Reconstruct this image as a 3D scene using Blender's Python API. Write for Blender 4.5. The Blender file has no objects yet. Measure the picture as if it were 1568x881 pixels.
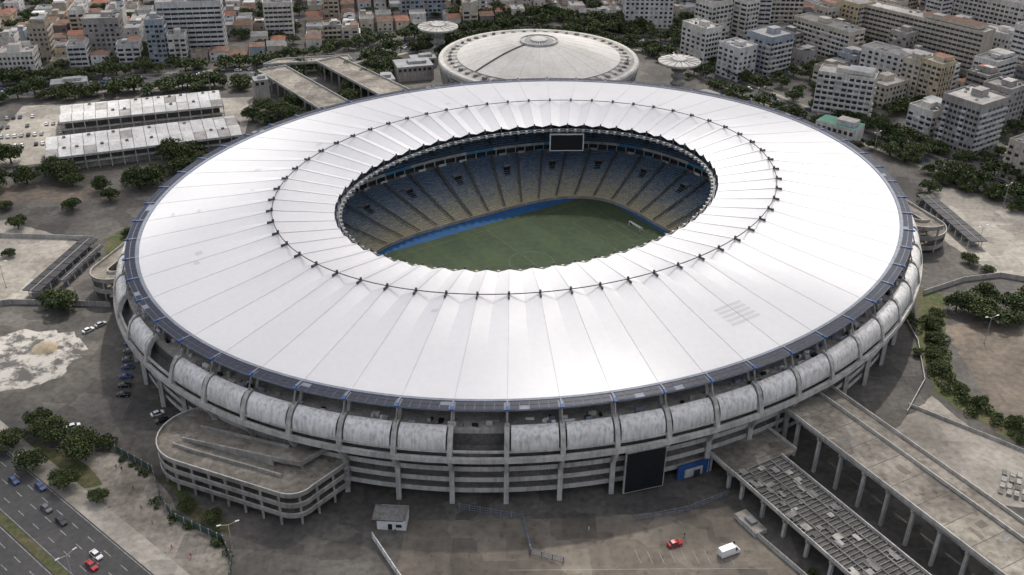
import bpy, math, random
import numpy as np
from mathutils import Matrix, Vector
random.seed(7)
R=random.random
U=random.uniform
scene=bpy.context.scene
COL=scene.collection
# ------------------------------------------------------------------ materials
def nmat(name):
    m=bpy.data.materials.new(name); m.use_nodes=True
    nt=m.node_tree; b=nt.nodes['Principled BSDF']
    return m,nt,b
def mat(name,c,rough=.8,var=.25,scale=.3,spec=.3,c2=None,sc2=None,bump=0.0,metal=0.0,world=True,streak=0.0,patch=0.0):
    m,nt,b=nmat(name); N=nt.nodes.new; L=nt.links.new
    b.inputs['Roughness'].default_value=rough; b.inputs['Metallic'].default_value=metal
    b.inputs['Specular IOR Level'].default_value=spec
    if world: g=N('ShaderNodeNewGeometry'); vec=g.outputs['Position']
    else: g=N('ShaderNodeTexCoord'); vec=g.outputs['Object']
    n=N('ShaderNodeTexNoise'); n.inputs['Scale'].default_value=scale; n.inputs['Detail'].default_value=5; n.inputs['Roughness'].default_value=.6
    L(vec,n.inputs['Vector'])
    n2=N('ShaderNodeTexNoise'); n2.inputs['Scale'].default_value=(sc2 or scale*7); n2.inputs['Detail'].default_value=3
    L(vec,n2.inputs['Vector'])
    mx=N('ShaderNodeMix'); mx.data_type='RGBA'
    cc=c2 if c2 else tuple(x*(1-var*1.4) for x in c)
    mx.inputs[6].default_value=(*c,1); mx.inputs[7].default_value=(*cc,1)
    r=N('ShaderNodeMapRange'); r.inputs[1].default_value=.38; r.inputs[2].default_value=.66
    L(n.outputs[0],r.inputs[0]); L(r.outputs[0],mx.inputs[0])
    mul=N('ShaderNodeMix'); mul.data_type='RGBA'; mul.blend_type='MULTIPLY'; mul.inputs[0].default_value=1
    r2=N('ShaderNodeMapRange'); r2.inputs[1].default_value=.3; r2.inputs[2].default_value=.7; r2.inputs[3].default_value=1-var; r2.inputs[4].default_value=1+var*.3
    L(n2.outputs[0],r2.inputs[0])
    L(mx.outputs[2],mul.inputs[6]); L(r2.outputs[0],mul.inputs[7])
    out=mul.outputs[2]
    if streak>0:
        mp=N('ShaderNodeMapping'); mp.inputs['Scale'].default_value=(.9,.9,.07); L(vec,mp.inputs[0])
        n3=N('ShaderNodeTexNoise'); n3.inputs['Scale'].default_value=1.3; n3.inputs['Detail'].default_value=3; L(mp.outputs[0],n3.inputs['Vector'])
        r3=N('ShaderNodeMapRange'); r3.inputs[1].default_value=.45; r3.inputs[2].default_value=.7; r3.inputs[3].default_value=1; r3.inputs[4].default_value=1-streak
        L(n3.outputs[0],r3.inputs[0])
        m3=N('ShaderNodeMix'); m3.data_type='RGBA'; m3.blend_type='MULTIPLY'; m3.inputs[0].default_value=1
        L(out,m3.inputs[6]); L(r3.outputs[0],m3.inputs[7]); out=m3.outputs[2]
    if patch>0:
        v=N('ShaderNodeTexVoronoi'); v.distance='CHEBYCHEV'; v.inputs['Scale'].default_value=.11; v.inputs['Randomness'].default_value=.9; L(vec,v.inputs['Vector'])
        sp=N('ShaderNodeSeparateColor'); L(v.outputs['Color'],sp.inputs[0])
        r4=N('ShaderNodeMapRange'); r4.inputs[1].default_value=.1; r4.inputs[2].default_value=.9; r4.inputs[3].default_value=1-patch; r4.inputs[4].default_value=1+patch*.7; L(sp.outputs[0],r4.inputs[0])
        v2=N('ShaderNodeTexNoise'); v2.inputs['Scale'].default_value=.35; v2.inputs['Detail'].default_value=6; v2.inputs['Roughness'].default_value=.75; L(vec,v2.inputs['Vector'])
        r5=N('ShaderNodeMapRange'); r5.inputs[1].default_value=.56; r5.inputs[2].default_value=.63; r5.inputs[3].default_value=1; r5.inputs[4].default_value=1-patch*1.2; L(v2.outputs[0],r5.inputs[0])
        mm=N('ShaderNodeMath'); mm.operation='MULTIPLY'; L(r4.outputs[0],mm.inputs[0]); L(r5.outputs[0],mm.inputs[1])
        m4=N('ShaderNodeMix'); m4.data_type='RGBA'; m4.blend_type='MULTIPLY'; m4.inputs[0].default_value=1
        L(out,m4.inputs[6]); L(mm.outputs[0],m4.inputs[7]); out=m4.outputs[2]
    L(out,b.inputs['Base Color'])
    if bump>0:
        bp=N('ShaderNodeBump'); bp.inputs['Strength'].default_value=bump; bp.inputs['Distance'].default_value=.1
        L(n2.outputs[0],bp.inputs['Height']); L(bp.outputs[0],b.inputs['Normal'])
    return m
M={}
M['conc']=mat('weathered_concrete',(.36,.34,.31),.85,.25,.1,sc2=.5,streak=.28)
M['conc_l']=mat('light_concrete',(.50,.485,.45),.8,.2,.12,sc2=.5,streak=.28)
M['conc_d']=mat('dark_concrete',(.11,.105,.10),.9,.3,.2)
M['deck']=mat('deck_concrete',(.26,.238,.20),.9,.35,.08,c2=(.14,.125,.105),patch=.25)
M['panel']=mat('brim_panel_white',(.72,.705,.68),.45,.12,.06,c2=(.60,.58,.545),sc2=.6,streak=.38)
M['solar']=mat('solar_panel_glass',(.014,.02,.042),.45,.2,.4,spec=.25)
M['steel']=mat('grey_steel',(.20,.225,.27),.6,.2,.5)
M['blue']=mat('blue_paint',(.03,.09,.26),.6,.2,.5)
M['surr']=mat('pitch_surround_blue',(.012,.075,.20),.8,.2,.3)
M['dark']=mat('dark_void',(.012,.013,.015),.6,.2,.5)
M['glass']=mat('dark_glass',(.035,.04,.05),.2,.2,.6,spec=.6)
M['white']=mat('white_paint',(.72,.72,.70),.5,.12,.5)
M['line']=mat('road_marking_white',(.45,.45,.43),.8,.4,.8)
M['pline']=mat('pitch_line_faded',(.16,.19,.13),.8,.4,.8)
M['turf']=mat('pitch_turf',(.040,.060,.028),.9,.2,.05,c2=(.031,.049,.025))
M['turf2']=mat('pitch_turf_mown',(.036,.054,.026),.9,.2,.05,c2=(.029,.045,.024))
M['grass']=mat('grass_verge',(.06,.085,.03),.95,.4,.1,c2=(.13,.11,.06))
M['asph']=mat('asphalt_worn',(.078,.074,.069),.9,.3,.03,c2=(.135,.125,.108),sc2=.5,patch=.22)
M['road']=mat('road_asphalt',(.062,.062,.062),.85,.2,.05,c2=(.08,.079,.077),sc2=.6)
M['lot']=mat('parking_lot_asphalt',(.175,.153,.125),.9,.3,.05,c2=(.105,.094,.078),sc2=.4,patch=.25)
M['plaza']=mat('plaza_paving',(.35,.325,.28),.9,.25,.05,c2=(.23,.212,.18),sc2=.5,patch=.2)
M['dirt']=mat('dirt_ground',(.18,.15,.118),.95,.3,.06,c2=(.115,.098,.082),patch=.15)
M['sand']=mat('sand_pile',(.40,.33,.23),.95,.2,.5)
M['city']=mat('city_ground_surface',(.09,.087,.082),.9,.3,.02,c2=(.14,.132,.115),sc2=.25,patch=.2)
M['metalroof']=mat('metal_roof_white',(.62,.62,.61),.45,.2,.1,c2=(.46,.45,.42),streak=.2)
M['mroofg']=mat('metal_roof_grey',(.25,.26,.27),.6,.25,.2)
M['darkroof']=mat('dark_canopy_roof',(.035,.035,.04),.6,.3,.3)
M['terra']=mat('terracotta_roof',(.27,.115,.068),.85,.3,.4,c2=(.18,.09,.065))
M['terra2']=mat('terracotta_roof_old',(.19,.115,.083),.9,.3,.4)
M['roofg']=mat('flat_roof_grey',(.22,.215,.205),.9,.35,.25,c2=(.12,.12,.115))
M['roofl']=mat('flat_roof_light',(.41,.395,.37),.9,.3,.25,c2=(.27,.255,.235))
M['bark']=mat('tree_bark',(.10,.08,.06),.95,.3,1)
M['leafD']=mat('leaf_dark',(.026,.044,.016),.75,.3,.4)
M['leafM']=mat('leaf_mid',(.050,.078,.024),.7,.3,.4)
M['leafL']=mat('leaf_light',(.10,.125,.035),.7,.3,.4)
M['tyre']=mat('tyre_rubber',(.02,.02,.02),.8,.1,1)
M['bluebox']=mat('water_tank_blue',(.06,.18,.34),.5,.1,1)
M['green']=mat('green_roof',(.10,.25,.19),.7,.25,.4)
M['mural']=mat('mural_blue',(.05,.18,.35),.6,.2,.5,c2=(.10,.28,.36))
M['skin']=mat('skin',(.30,.17,.11),.6,.1,1); M['cloth']=mat('cloth_dark',(.05,.06,.10),.9,.2,2,world=False)
def rubmat():
    m,nt,b=nmat('rubble_light'); N=nt.nodes.new; L=nt.links.new
    g=N('ShaderNodeNewGeometry'); n=N('ShaderNodeTexNoise'); n.inputs['Scale'].default_value=.13; n.inputs['Detail'].default_value=9; n.inputs['Roughness'].default_value=.7; L(g.outputs['Position'],n.inputs['Vector'])
    cr=N('ShaderNodeValToRGB'); e=cr.color_ramp.elements; e[0].position=.45; e[0].color=(.09,.086,.08,1); e[1].position=.54; e[1].color=(.40,.38,.34,1)
    L(n.outputs[0],cr.inputs[0]); L(cr.outputs[0],b.inputs['Base Color']); b.inputs['Roughness'].default_value=.95; return m
M['rubble']=rubmat()
walls=[(.66,.63,.57),(.58,.52,.43),(.64,.635,.62),(.52,.46,.38),(.38,.355,.33),(.68,.66,.62),(.46,.39,.30),(.36,.40,.44),(.60,.50,.34),(.22,.20,.185)]
for i,c in enumerate(walls): M['w%d'%i]=mat('wall_plaster_%d'%i,c,.85,.2,.12,streak=.3)
paints={'red':(.45,.015,.015),'white':(.75,.75,.74),'silver':(.42,.43,.44),'black':(.015,.015,.017),'grey':(.12,.125,.13),'blue':(.03,.07,.2)}
for k,c in paints.items(): M['p_'+k]=mat('car_paint_'+k,c,.25,.05,1,spec=.6)
M['lampred']=mat('tail_lamp',(.4,.02,.02),.3,.1,1)
def seatmat():
    m,nt,b=nmat('stadium_seats'); N=nt.nodes.new; L=nt.links.new
    g=N('ShaderNodeNewGeometry')
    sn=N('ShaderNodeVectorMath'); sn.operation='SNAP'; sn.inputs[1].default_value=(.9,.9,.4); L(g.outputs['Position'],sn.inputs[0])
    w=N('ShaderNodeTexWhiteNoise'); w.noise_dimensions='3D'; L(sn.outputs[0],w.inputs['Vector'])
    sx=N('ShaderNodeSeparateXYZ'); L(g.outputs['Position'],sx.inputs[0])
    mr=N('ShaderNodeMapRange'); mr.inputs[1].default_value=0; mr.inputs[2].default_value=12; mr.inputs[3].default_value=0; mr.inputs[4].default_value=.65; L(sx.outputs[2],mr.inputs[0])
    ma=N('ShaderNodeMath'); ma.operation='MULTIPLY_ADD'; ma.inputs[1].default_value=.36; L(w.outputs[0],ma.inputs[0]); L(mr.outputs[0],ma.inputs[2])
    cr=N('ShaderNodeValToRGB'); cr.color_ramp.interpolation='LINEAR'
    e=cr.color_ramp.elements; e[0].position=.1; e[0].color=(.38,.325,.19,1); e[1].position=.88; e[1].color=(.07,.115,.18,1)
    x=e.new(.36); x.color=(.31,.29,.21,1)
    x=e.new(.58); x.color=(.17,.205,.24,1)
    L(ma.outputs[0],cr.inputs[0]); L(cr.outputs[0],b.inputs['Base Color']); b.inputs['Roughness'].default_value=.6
    return m
M['seat']=seatmat()
def membmat(name,v):
    m,nt,b=nmat(name); N=nt.nodes.new; L=nt.links.new
    g=N('ShaderNodeNewGeometry')
    n=N('ShaderNodeTexNoise'); n.inputs['Scale'].default_value=.018; n.inputs['Detail'].default_value=5; L(g.outputs['Position'],n.inputs['Vector'])
    n2=N('ShaderNodeTexNoise'); n2.inputs['Scale'].default_value=.5; n2.inputs['Detail'].default_value=4; L(g.outputs['Position'],n2.inputs['Vector'])
    cr=N('ShaderNodeValToRGB'); e=cr.color_ramp.elements
    e[0].position=.3; e[0].color=(v*.93,v*.93,v*.94,1); e[1].position=.7; e[1].color=(v,v*1.0,v*1.0,1)
    L(n.outputs[0],cr.inputs[0])
    mr=N('ShaderNodeMapRange'); mr.inputs[1].default_value=.3; mr.inputs[2].default_value=.75; mr.inputs[3].default_value=1; mr.inputs[4].default_value=.95; L(n2.outputs[0],mr.inputs[0])
    mm=N('ShaderNodeMix'); mm.data_type='RGBA'; mm.blend_type='MULTIPLY'; mm.inputs[0].default_value=1
    L(cr.outputs[0],mm.inputs[6]); L(mr.outputs[0],mm.inputs[7]); L(mm.outputs[2],b.inputs['Base Color'])
    b.inputs['Roughness'].default_value=.46; b.inputs['Specular IOR Level'].default_value=.35
    bp=N('ShaderNodeBump'); bp.inputs['Strength'].default_value=.2; bp.inputs['Distance'].default_value=.6
    n4=N('ShaderNodeTexNoise'); n4.inputs['Scale'].default_value=.05; n4.inputs['Detail'].default_value=2; L(g.outputs['Position'],n4.inputs['Vector'])
    L(n4.outputs[0],bp.inputs['Height']); L(bp.outputs[0],b.inputs['Normal'])
    return m
MEM=[membmat('roof_membrane_a',.600),membmat('roof_membrane_b',.592),membmat('roof_membrane_c',.61)]
M['memdirt']=membmat('roof_membrane_patch',.50)
M['seam']=mat('membrane_seam',(.46,.465,.47),.6,.1,.5)
# ------------------------------------------------------------------ mesh builder
class MB:
    def __init__(s): s.v=[];s.f=[];s.m=[];s.mats=[]
    def mi(s,k):
        k=M[k] if isinstance(k,str) else k
        if k not in s.mats: s.mats.append(k)
        return s.mats.index(k)
    def poly(s,pts,k):
        b=len(s.v); s.v.extend([tuple(p) for p in pts]); s.f.append(tuple(range(b,b+len(pts)))); s.m.append(s.mi(k))
    def prism(s,pts,z0,z1,k,kt=None,bottom=True):
        n=len(pts); a=0
        for i in range(n):
            x0,y0=pts[i][:2];x1,y1=pts[(i+1)%n][:2];a+=x0*y1-x1*y0
        if a<0: pts=pts[::-1]
        for i in range(n):
            p,q=pts[i],pts[(i+1)%n]
            s.poly([(p[0],p[1],z0),(q[0],q[1],z0),(q[0],q[1],z1),(p[0],p[1],z1)],k)
        s.poly([(p[0],p[1],z1) for p in pts],kt or k)
        if bottom: s.poly([(p[0],p[1],z0) for p in pts[::-1]],k)
    def box(s,cx,cy,z0,z1,sx,sy,a=0,k='conc',kt=None):
        c,d=math.cos(a),math.sin(a)
        P=[(cx+u*sx/2*c-v*sy/2*d,cy+u*sx/2*d+v*sy/2*c) for u,v in((-1,-1),(1,-1),(1,1),(-1,1))]
        s.prism(P,z0,z1,k,kt)
    def beam(s,p,q,w,h,k):
        p=Vector(p);q=Vector(q);d=(q-p).normalized()
        up=Vector((0,0,1)) if abs(d.z)<.95 else Vector((1,0,0))
        sd=d.cross(up).normalized()*w/2; u=sd.cross(d).normalized()*h/2
        A=[p-sd-u,p+sd-u,p+sd+u,p-sd+u];B=[q-sd-u,q+sd-u,q+sd+u,q-sd+u]
        for i in range(4):
            j=(i+1)%4; s.poly([A[i],A[j],B[j],B[i]],k)
        s.poly(A[::-1],k); s.poly(B,k)
    def cyl(s,cx,cy,z0,z1,r0,r1,n,k,kt=None):
        A=[(cx+r0*math.cos(2*math.pi*i/n),cy+r0*math.sin(2*math.pi*i/n),z0) for i in range(n)]
        B=[(cx+r1*math.cos(2*math.pi*i/n),cy+r1*math.sin(2*math.pi*i/n),z1) for i in range(n)]
        for i in range(n):
            j=(i+1)%n; s.poly([A[i],A[j],B[j],B[i]],k)
        s.poly(B,kt or k); s.poly(A[::-1],k)
    def grid(s,rows,k,closed=False):
        b=len(s.v); n=len(rows[0])
        for r in rows: s.v.extend([tuple(p) for p in r])
        for i in range(len(rows)-1):
            for j in range(n if closed else n-1):
                j2=(j+1)%n
                s.f.append((b+i*n+j,b+i*n+j2,b+(i+1)*n+j2,b+(i+1)*n+j)); kk=k(i,j) if callable(k) else k
                s.m.append(s.mi(kk))
    def obj(s,name,parent=None,smooth=False,loc=None,rz=0,link=True):
        me=bpy.data.meshes.new(name); me.from_pydata(s.v,[],s.f)
        for k in s.mats: me.materials.append(k)
        me.polygons.foreach_set('material_index',s.m)
        if smooth: me.polygons.foreach_set('use_smooth',[True]*len(s.f))
        me.update()
        return inst(name,me,parent,loc,rz)
def inst(name,me,parent=None,loc=None,rz=0,sc=None):
    o=bpy.data.objects.new(name,me); COL.objects.link(o)
    if parent: o.parent=parent
    if loc: o.location=loc
    o.rotation_euler[2]=rz
    if sc: o.scale=sc
    return o
def empty(name):
    o=bpy.data.objects.new(name,None); COL.objects.link(o); return o
def pip(x,y,P):
    r=False;n=len(P)
    for i in range(n):
        x0,y0=P[i];x1,y1=P[i-1]
        if (y0>y)!=(y1>y) and x<(x1-x0)*(y-y0)/(y1-y0)+x0: r=not r
    return r
# ------------------------------------------------------------------ stadium frame
SC=(7.8,356.4); TH=.5981; cT,sT=math.cos(TH),math.sin(TH)
def W2(x,y): return (SC[0]+x*cT-y*sT, SC[1]+x*sT+y*cT)
def Wp(x,y,z): a,b=W2(x,y); return (a,b,z)
tt=np.linspace(0,2*np.pi,7201); px=148.5*np.cos(tt);py=129.5*np.sin(tt)
al=np.concatenate([[0],np.cumsum(np.hypot(np.diff(px),np.diff(py)))])
def tpar(fr): return float(np.interp((fr%1.0)*al[-1],al,tt))
NB=60
def E(e,z,fr):
    t=tpar(fr); return Wp((148.5+e)*math.cos(t),(129.5+e)*math.sin(t),z)
stad=empty('football_stadium')
mb=MB()
SUB=8
radial=[]
for i in range(27): 
    t=i/26; radial.append((-46.3*t, 31+5.1*(t**.9), .02+1.15*t**4.2))
for i in range(1,15):
    t=i/14; radial.append((-46.3-22.2*t, 36.1-2.75*t, 1.17-.6*t))
rows=[]
def zroof(i,tri): 
    e,z,A=radial[i]; return z+A*(2*tri-1)*.9
for i,(e,z,A) in enumerate(radial):
    row=[]
    for j in range(NB*SUB):
        u=(j%SUB)/SUB; tri=abs(2*u-1)
        row.append(E(e,zroof(i,tri),j/(NB*SUB)))
    rows.append(row)
rnd=[random.choice(MEM) for _ in range(NB*2)]
mb.grid(rows,lambda i,j:rnd[(j//SUB)*2+(0 if i<26 else 1)],closed=True)
mb.obj('roof_membrane',stad)
mb=MB()
for b in range(NB):
    f0=b/NB; f1=(b+1)/NB; fm=(b+.5)/NB
    for q in range(2):
        g0=(b+q/2)/NB; g1=(b+q/2+.5)/NB
        mb.beam(E(-46.3,37.4,g0),E(-46.3,37.4,g1),.24,.24,'conc_d')
    p=E(-46.3,36,f0); mb.box(p[0],p[1],36.6,38.2,.7,.7,0,'conc_d')
    p=E(-45.2,36,f0); mb.box(p[0],p[1],36.7,37.5,2.0,.55,tpar(f0)+TH,'conc_d')
    for i in range(0,26,2):
        mb.beam(E(radial[i][0],zroof(i,1)+.03,f0),E(radial[i+2][0],zroof(i+2,1)+.03,f0),.13,.08,'seam')
    mb.beam(E(-46.5,zroof(26,1)+.05,f0),E(-68.3,zroof(40,1)+.05,f0),.15,.1,'seam')
    for k in range(4):
        g0=(b+k/4)/NB; g1=(b+(k+1)/4)/NB
        a0=E(-68.3,31.2,g0);a1=E(-68.3,31.2,g1);b1=E(-70.2,31.2,g1);b0=E(-70.2,31.2,g0)
        mb.poly([a0,a1,b1,b0],'steel')
        mb.beam(E(-70.2,32.3,g0),E(-70.2,32.3,g1),.12,.12,'conc_l')
        mb.beam(E(-70.2,31.2,g0),E(-70.2,32.3,g0),.1,.1,'conc_l')
        mb.beam(E(-68.9,30.6,g0),E(-68.9,30.6,g1),.5,.6,'conc_d')
    for fq in (fm,f0):
        p=E(-70.6,32,fq); mb.box(p[0],p[1],31.1,32.2,1.2,.9,tpar(fq)+TH,'conc_l')
    p=E(-69,32,f0); mb.box(p[0],p[1],30.6,34.6,.5,.5,tpar(f0)+TH,'conc_d')
    mb.beam(E(-68.5,30.8,f0),E(0,27.5,f0),.22,.22,'steel')
    mb.beam(E(-46.3,28.5,f0),E(-46.3,36.4,f0),.3,.3,'steel')
mb.obj('roof_cable_structure',stad)
def roofz(e):
    for i in range(len(radial)-1):
        if radial[i][0]>=e>=radial[i+1][0]:
            t=(e-radial[i][0])/(radial[i+1][0]-radial[i][0]); return i,t
    return 0,0
mb=MB()
def mpatch(fb,u0,u1,e0,e1,k='memdirt'):
    def P(e,u):
        i,t=roofz(e); uu=u*SUB; j0=math.floor(uu); w=uu-j0
        def tri(j): return abs(2*((j%SUB)/SUB)-1)
        z=(1-w)*((1-t)*zroof(i,tri(j0))+t*zroof(i+1,tri(j0)))+w*((1-t)*zroof(i,tri(j0+1))+t*zroof(i+1,tri(j0+1)))
        return E(e,z+.06,(fb+u)/NB)
    mb.poly([P(e0,u0),P(e0,u1),P(e1,u1),P(e1,u0)],k)
def bay_at(x,y): return min(range(NB),key=lambda b:(E(-20,0,(b+.5)/NB)[0]-x)**2+(E(-20,0,(b+.5)/NB)[1]-y)**2)
pb=bay_at(58,262)
for k in range(5):
    for q in range(2): mpatch(pb+q,.55 if q==0 else .02,.98 if q==0 else .45,-14-k*2.0,-15.1-k*2.0)
for k in range(14):
    b_=random.randrange(NB); e=-U(5,38); u=random.choice([.02,.26,.52,.76]); mpatch(b_,u,u+.2,e,e-U(1,2.6))
mb.obj('membrane_repair_patches',stad)
mb=MB()
def ringstrip(mb,prof,k,seg=4,nb=NB):
    rows=[[E(e,z,j/(nb*seg)) for j in range(nb*seg)] for e,z in prof]
    mb.grid(rows,k,closed=True)
ringstrip(mb,[(-.1,31.0),(.1,31.35),(1.1,31.4),(1.1,31.1),(4.7,31.1),(4.7,30.5),(1.6,29.2),(-.1,29.2),(-.1,31.0)],'steel')
for b in range(NB):
    f0=b/NB
    for k in range(5):
        for (ea,eb) in ((1.25,2.8),(3.05,4.55)):
            g0=(b+.05+k*.18)/NB;g1=(b+.05+k*.18+.168)/NB
            if R()<.02: continue
            mb.poly([E(ea,31.27,g0),E(eb,31.22,g0),E(eb,31.22,g1),E(ea,31.27,g1)],'solar')
    mb.beam(E(1.2,31.45,f0),E(4.7,31.35,f0),.5,.35,'steel')
    mb.beam(E(3.9,31.45,f0),E(5.3,31.25,f0),.9,.4,'blue')
    mb.beam(E(4.4,30.8,f0),E(6.2,26.2,f0),.4,.4,'conc')
    mb.beam(E(1.5,29.4,f0),E(3,25.5,f0),.9,.7,'conc')
mb.obj('solar_panel_ring',stad)
mb=MB()
ringstrip(mb,[(-6,25.0),(5.4,25.3),(5.9,25.3),(5.9,24.0),(-6,24)],'conc')
for i in range(420):
    f=R(); e=U(1.5,4.8); p=E(e,0,f); mb.box(p[0],p[1],25.1,25.3+U(.3,1.3),U(.5,2.5),U(.4,1.1),tpar(f)+TH+math.pi/2,random.choice(['conc','conc_l','steel','dark','roofg','white']))
mb.obj('plant_gallery',stad)
mb=MB(); mr=MB()
arc=[]
for k in range(9):
    q=k/8*math.pi/2
    arc.append((5.3+3.9*math.sin(q), 20.6+5.6*max(0,math.cos(q))**.9))
arc.append((9.05,20.0))
for b in range(NB):
    miss=R()<.04
    f=[(b+.075+.85*k/4)/NB for k in range(5)]
    if not miss:
        dz=U(-.12,.12)
        rows=[[E(e,z+dz+U(-.02,.02),g) for g in f] for e,z in arc]
        mb.grid([r[::-1] for r in rows],'panel')
    f0=b/NB; w=.045/NB
    prof=[(4.6,25.6),(5.2,27.0),(7.0,26.3),(8.6,24.3),(9.7,21.5),(10.4,18.6)]
    inn=[(4.6,24.6),(5.0,25.2),(6.2,24.8),(7.6,22.8),(8.5,20.5),(9.2,17.6)]
    L_=[E(e,z,f0-w) for e,z in prof]; R_=[E(e,z,f0+w) for e,z in prof]; Li=[E(e,z,f0-w) for e,z in inn]; Ri=[E(e,z,f0+w) for e,z in inn]
    for i in range(5):
        mr.poly([L_[i],R_[i],R_[i+1],L_[i+1]],'conc_l'); mr.poly([L_[i],L_[i+1],Li[i+1],Li[i]],'conc_l'); mr.poly([R_[i+1],R_[i],Ri[i],Ri[i+1]],'conc_l')
    mr.beam(E(9.6,17.4,f0),E(6.7,11.2,f0),1.1,1.5,'conc_l')
    mr.beam(E(6.9,11.8,f0),E(7.1,0,f0),1.3,1.4,'conc_l')
    mr.beam(E(2.0,16.8,f0),E(9.2,17.3,f0),.9,1.0,'conc')
ringstrip(mr,[(9.35,18.6),(10.5,18.75),(10.7,17.2),(10.2,16.8),(9.4,16.9),(9.35,18.6)],'conc_l')
ringstrip(mr,[(8.75,20.35),(9.45,20.4),(9.5,19.9),(8.8,19.8),(8.75,20.35)],'conc_l')
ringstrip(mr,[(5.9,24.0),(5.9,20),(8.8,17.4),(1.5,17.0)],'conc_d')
mb.obj('brim_panels',stad,smooth=True); mr.obj('concrete_ribs_and_columns',stad)
mb=MB()
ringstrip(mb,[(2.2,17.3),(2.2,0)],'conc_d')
for z,e in ((3.6,6.0),(7.6,6.2),(11.6,6.4)):
    ringstrip(mb,[(2.2,z),(e,z),(e,z-.55),(2.2,z-.55)],'conc')
    ringstrip(mb,[(e,z+1.05),(e+.12,z+1.05),(e+.12,z-.6),(e-.06,z-.6),(e,z+1.05)],'conc_l')
for b in range(NB):
    for z in (0.1,3.7,7.7,11.7):
        for k in range(3):
            if R()<.7:
                g0=(b+.1+k*.28)/NB; g1=g0+.22/NB
                mb.poly([E(2.32,z+.9,g0),E(2.32,z+.9,g1),E(2.32,z+2.7,g1),E(2.32,z+2.7,g0)],random.choice(['glass','glass','conc_l','blue' if z<1 else 'glass','steel']))
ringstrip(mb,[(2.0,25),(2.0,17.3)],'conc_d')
mb.obj('facade_galleries',stad)
def C0(t,a=65,b=46,n=3.6):
    c,s=math.cos(t),math.sin(t)
    return (a*math.copysign(abs(c)**(2/n),c), b*math.copysign(abs(s)**(2/n),s))
def B(r,z,t):
    x0,y0=C0(t); 
    ang=math.atan2(y0*135/1.0,x0*116/1.0)
    x1,y1=136*math.cos(ang),117*math.sin(ang)
    return Wp(x0+(x1-x0)*r,y0+(y1-y0)*r,z)
ts=np.linspace(0,2*np.pi,20001); pts=np.array([C0(t) for t in ts]); al2=np.concatenate([[0],np.cumsum(np.hypot(*np.diff(pts,axis=0).T))])
NS=400
T=[float(np.interp(i/NS*al2[-1],al2,ts)) for i in range(NS)]
mb=MB()
prof=[(0,0),(0,1.4)]
nr=27
for i in range(nr):
    z=1.4+12.1*(i/nr)**1.12; r2=.43*(i+1)/nr; z2=1.4+12.1*((i+1)/nr)**1.12
    prof.append((r2,z)); prof.append((r2,z2))
rows=[[B(r,z,t) for t in T] for r,z in prof]
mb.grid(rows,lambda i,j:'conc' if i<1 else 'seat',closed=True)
prof2=[(.465,13.5),(.465,16.4),(.44,16.4),(.44,17.8)]
n2=22
for i in range(n2):
    r2=.44+.44*(i+1)/n2; z=17.8+12.5*(i/n2); z2=17.8+12.5*((i+1)/n2)
    prof2.append((r2,z)); prof2.append((r2,z2))
rows=[[B(r,z,t) for t in T] for r,z in prof2]
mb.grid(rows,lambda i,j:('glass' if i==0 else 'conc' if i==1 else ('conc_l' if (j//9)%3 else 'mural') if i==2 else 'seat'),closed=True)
rows=[[B(r,z,t) for t in T] for r,z in ((.43,13.5),(.47,13.5))]; mb.grid(rows,'conc',closed=True)
rows=[[B(r,z,t) for t in T] for r,z in ((.88,30.3),(.96,24),(.96,0))]; mb.grid(rows,'conc_d',closed=True)
mb.obj('seating_bowl',stad)
mb=MB()
NA=44
def tA(f): return float(np.interp((f%1)*al2[-1],al2,ts))
for a in range(NA):
    f=a/NA; w=.0010
    for (r0,z0,r1,z1,n) in ((.0,1.5,.425,13.9,6),(.45,18.6,.87,30.7,4)):
        for k in range(n):
            ra=r0+(r1-r0)*k/n; rb=r0+(r1-r0)*(k+1)/n
            g=lambda q:(1.4+12.1*((q/.43))**1.12+.75) if r0<.1 else (z0+(q-.45)/.42*(12.2)+.4)
            mb.poly([B(ra,g(ra),tA(f-w)),B(ra,g(ra),tA(f+w)),B(rb,g(rb),tA(f+w)),B(rb,g(rb),tA(f-w))],'conc_d')
    if a%2==0:
        fo=f+.5/NA
        for (r0,z0,hw_) in ((.31,9.2,.0032),(.60,22.8,.003)):
            r1=r0+.04; zt=z0+2.0
            A=[B(r0,z0-1.2,tA(fo-hw_)),B(r0,z0-1.2,tA(fo+hw_)),B(r1,z0-.5,tA(fo+hw_)),B(r1,z0-.5,tA(fo-hw_))]
            Bt=[(p[0],p[1],zt) for p in A]
            mb.poly(Bt,'conc'); mb.poly([A[0],A[1],Bt[1],Bt[0]],'dark'); mb.poly([A[1],A[2],Bt[2],Bt[1]],'conc'); mb.poly([A[3],A[0],Bt[0],Bt[3]],'conc')
            mb.poly([B(r0-.045,z0-.9,tA(fo-hw_*.9)),B(r0-.045,z0-.9,tA(fo+hw_*.9)),B(r0,z0+.45,tA(fo+hw_*.9)),B(r0,z0+.45,tA(fo-hw_*.9))],'dark')
mb.obj('aisles_and_vomitories',stad)
mb=MB()
for i in range(120):
    f=i/120; p=B(.45,0,tA(f)); q=B(.46,0,tA(f)); a=math.atan2(q[1]-p[1],q[0]-p[0])
    mb.box(p[0],p[1],13.5,16.4,.5,.4,a,'conc_l')
    if i%2: 
        c=random.choice(['white','blue','mural','conc_l','white']); mb.poly([B(.432,13.6,tA(f)),B(.432,13.6,tA(f+.006)),B(.432,14.7,tA(f+.006)),B(.432,14.7,tA(f))],c)
mb.obj('concourse_band',stad)
mb=MB()
mb.poly([(*W2(*C0(t)),.03) for t in T],'surr')
mb.obj('pitch_surround',stad)
mb=MB()
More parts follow.
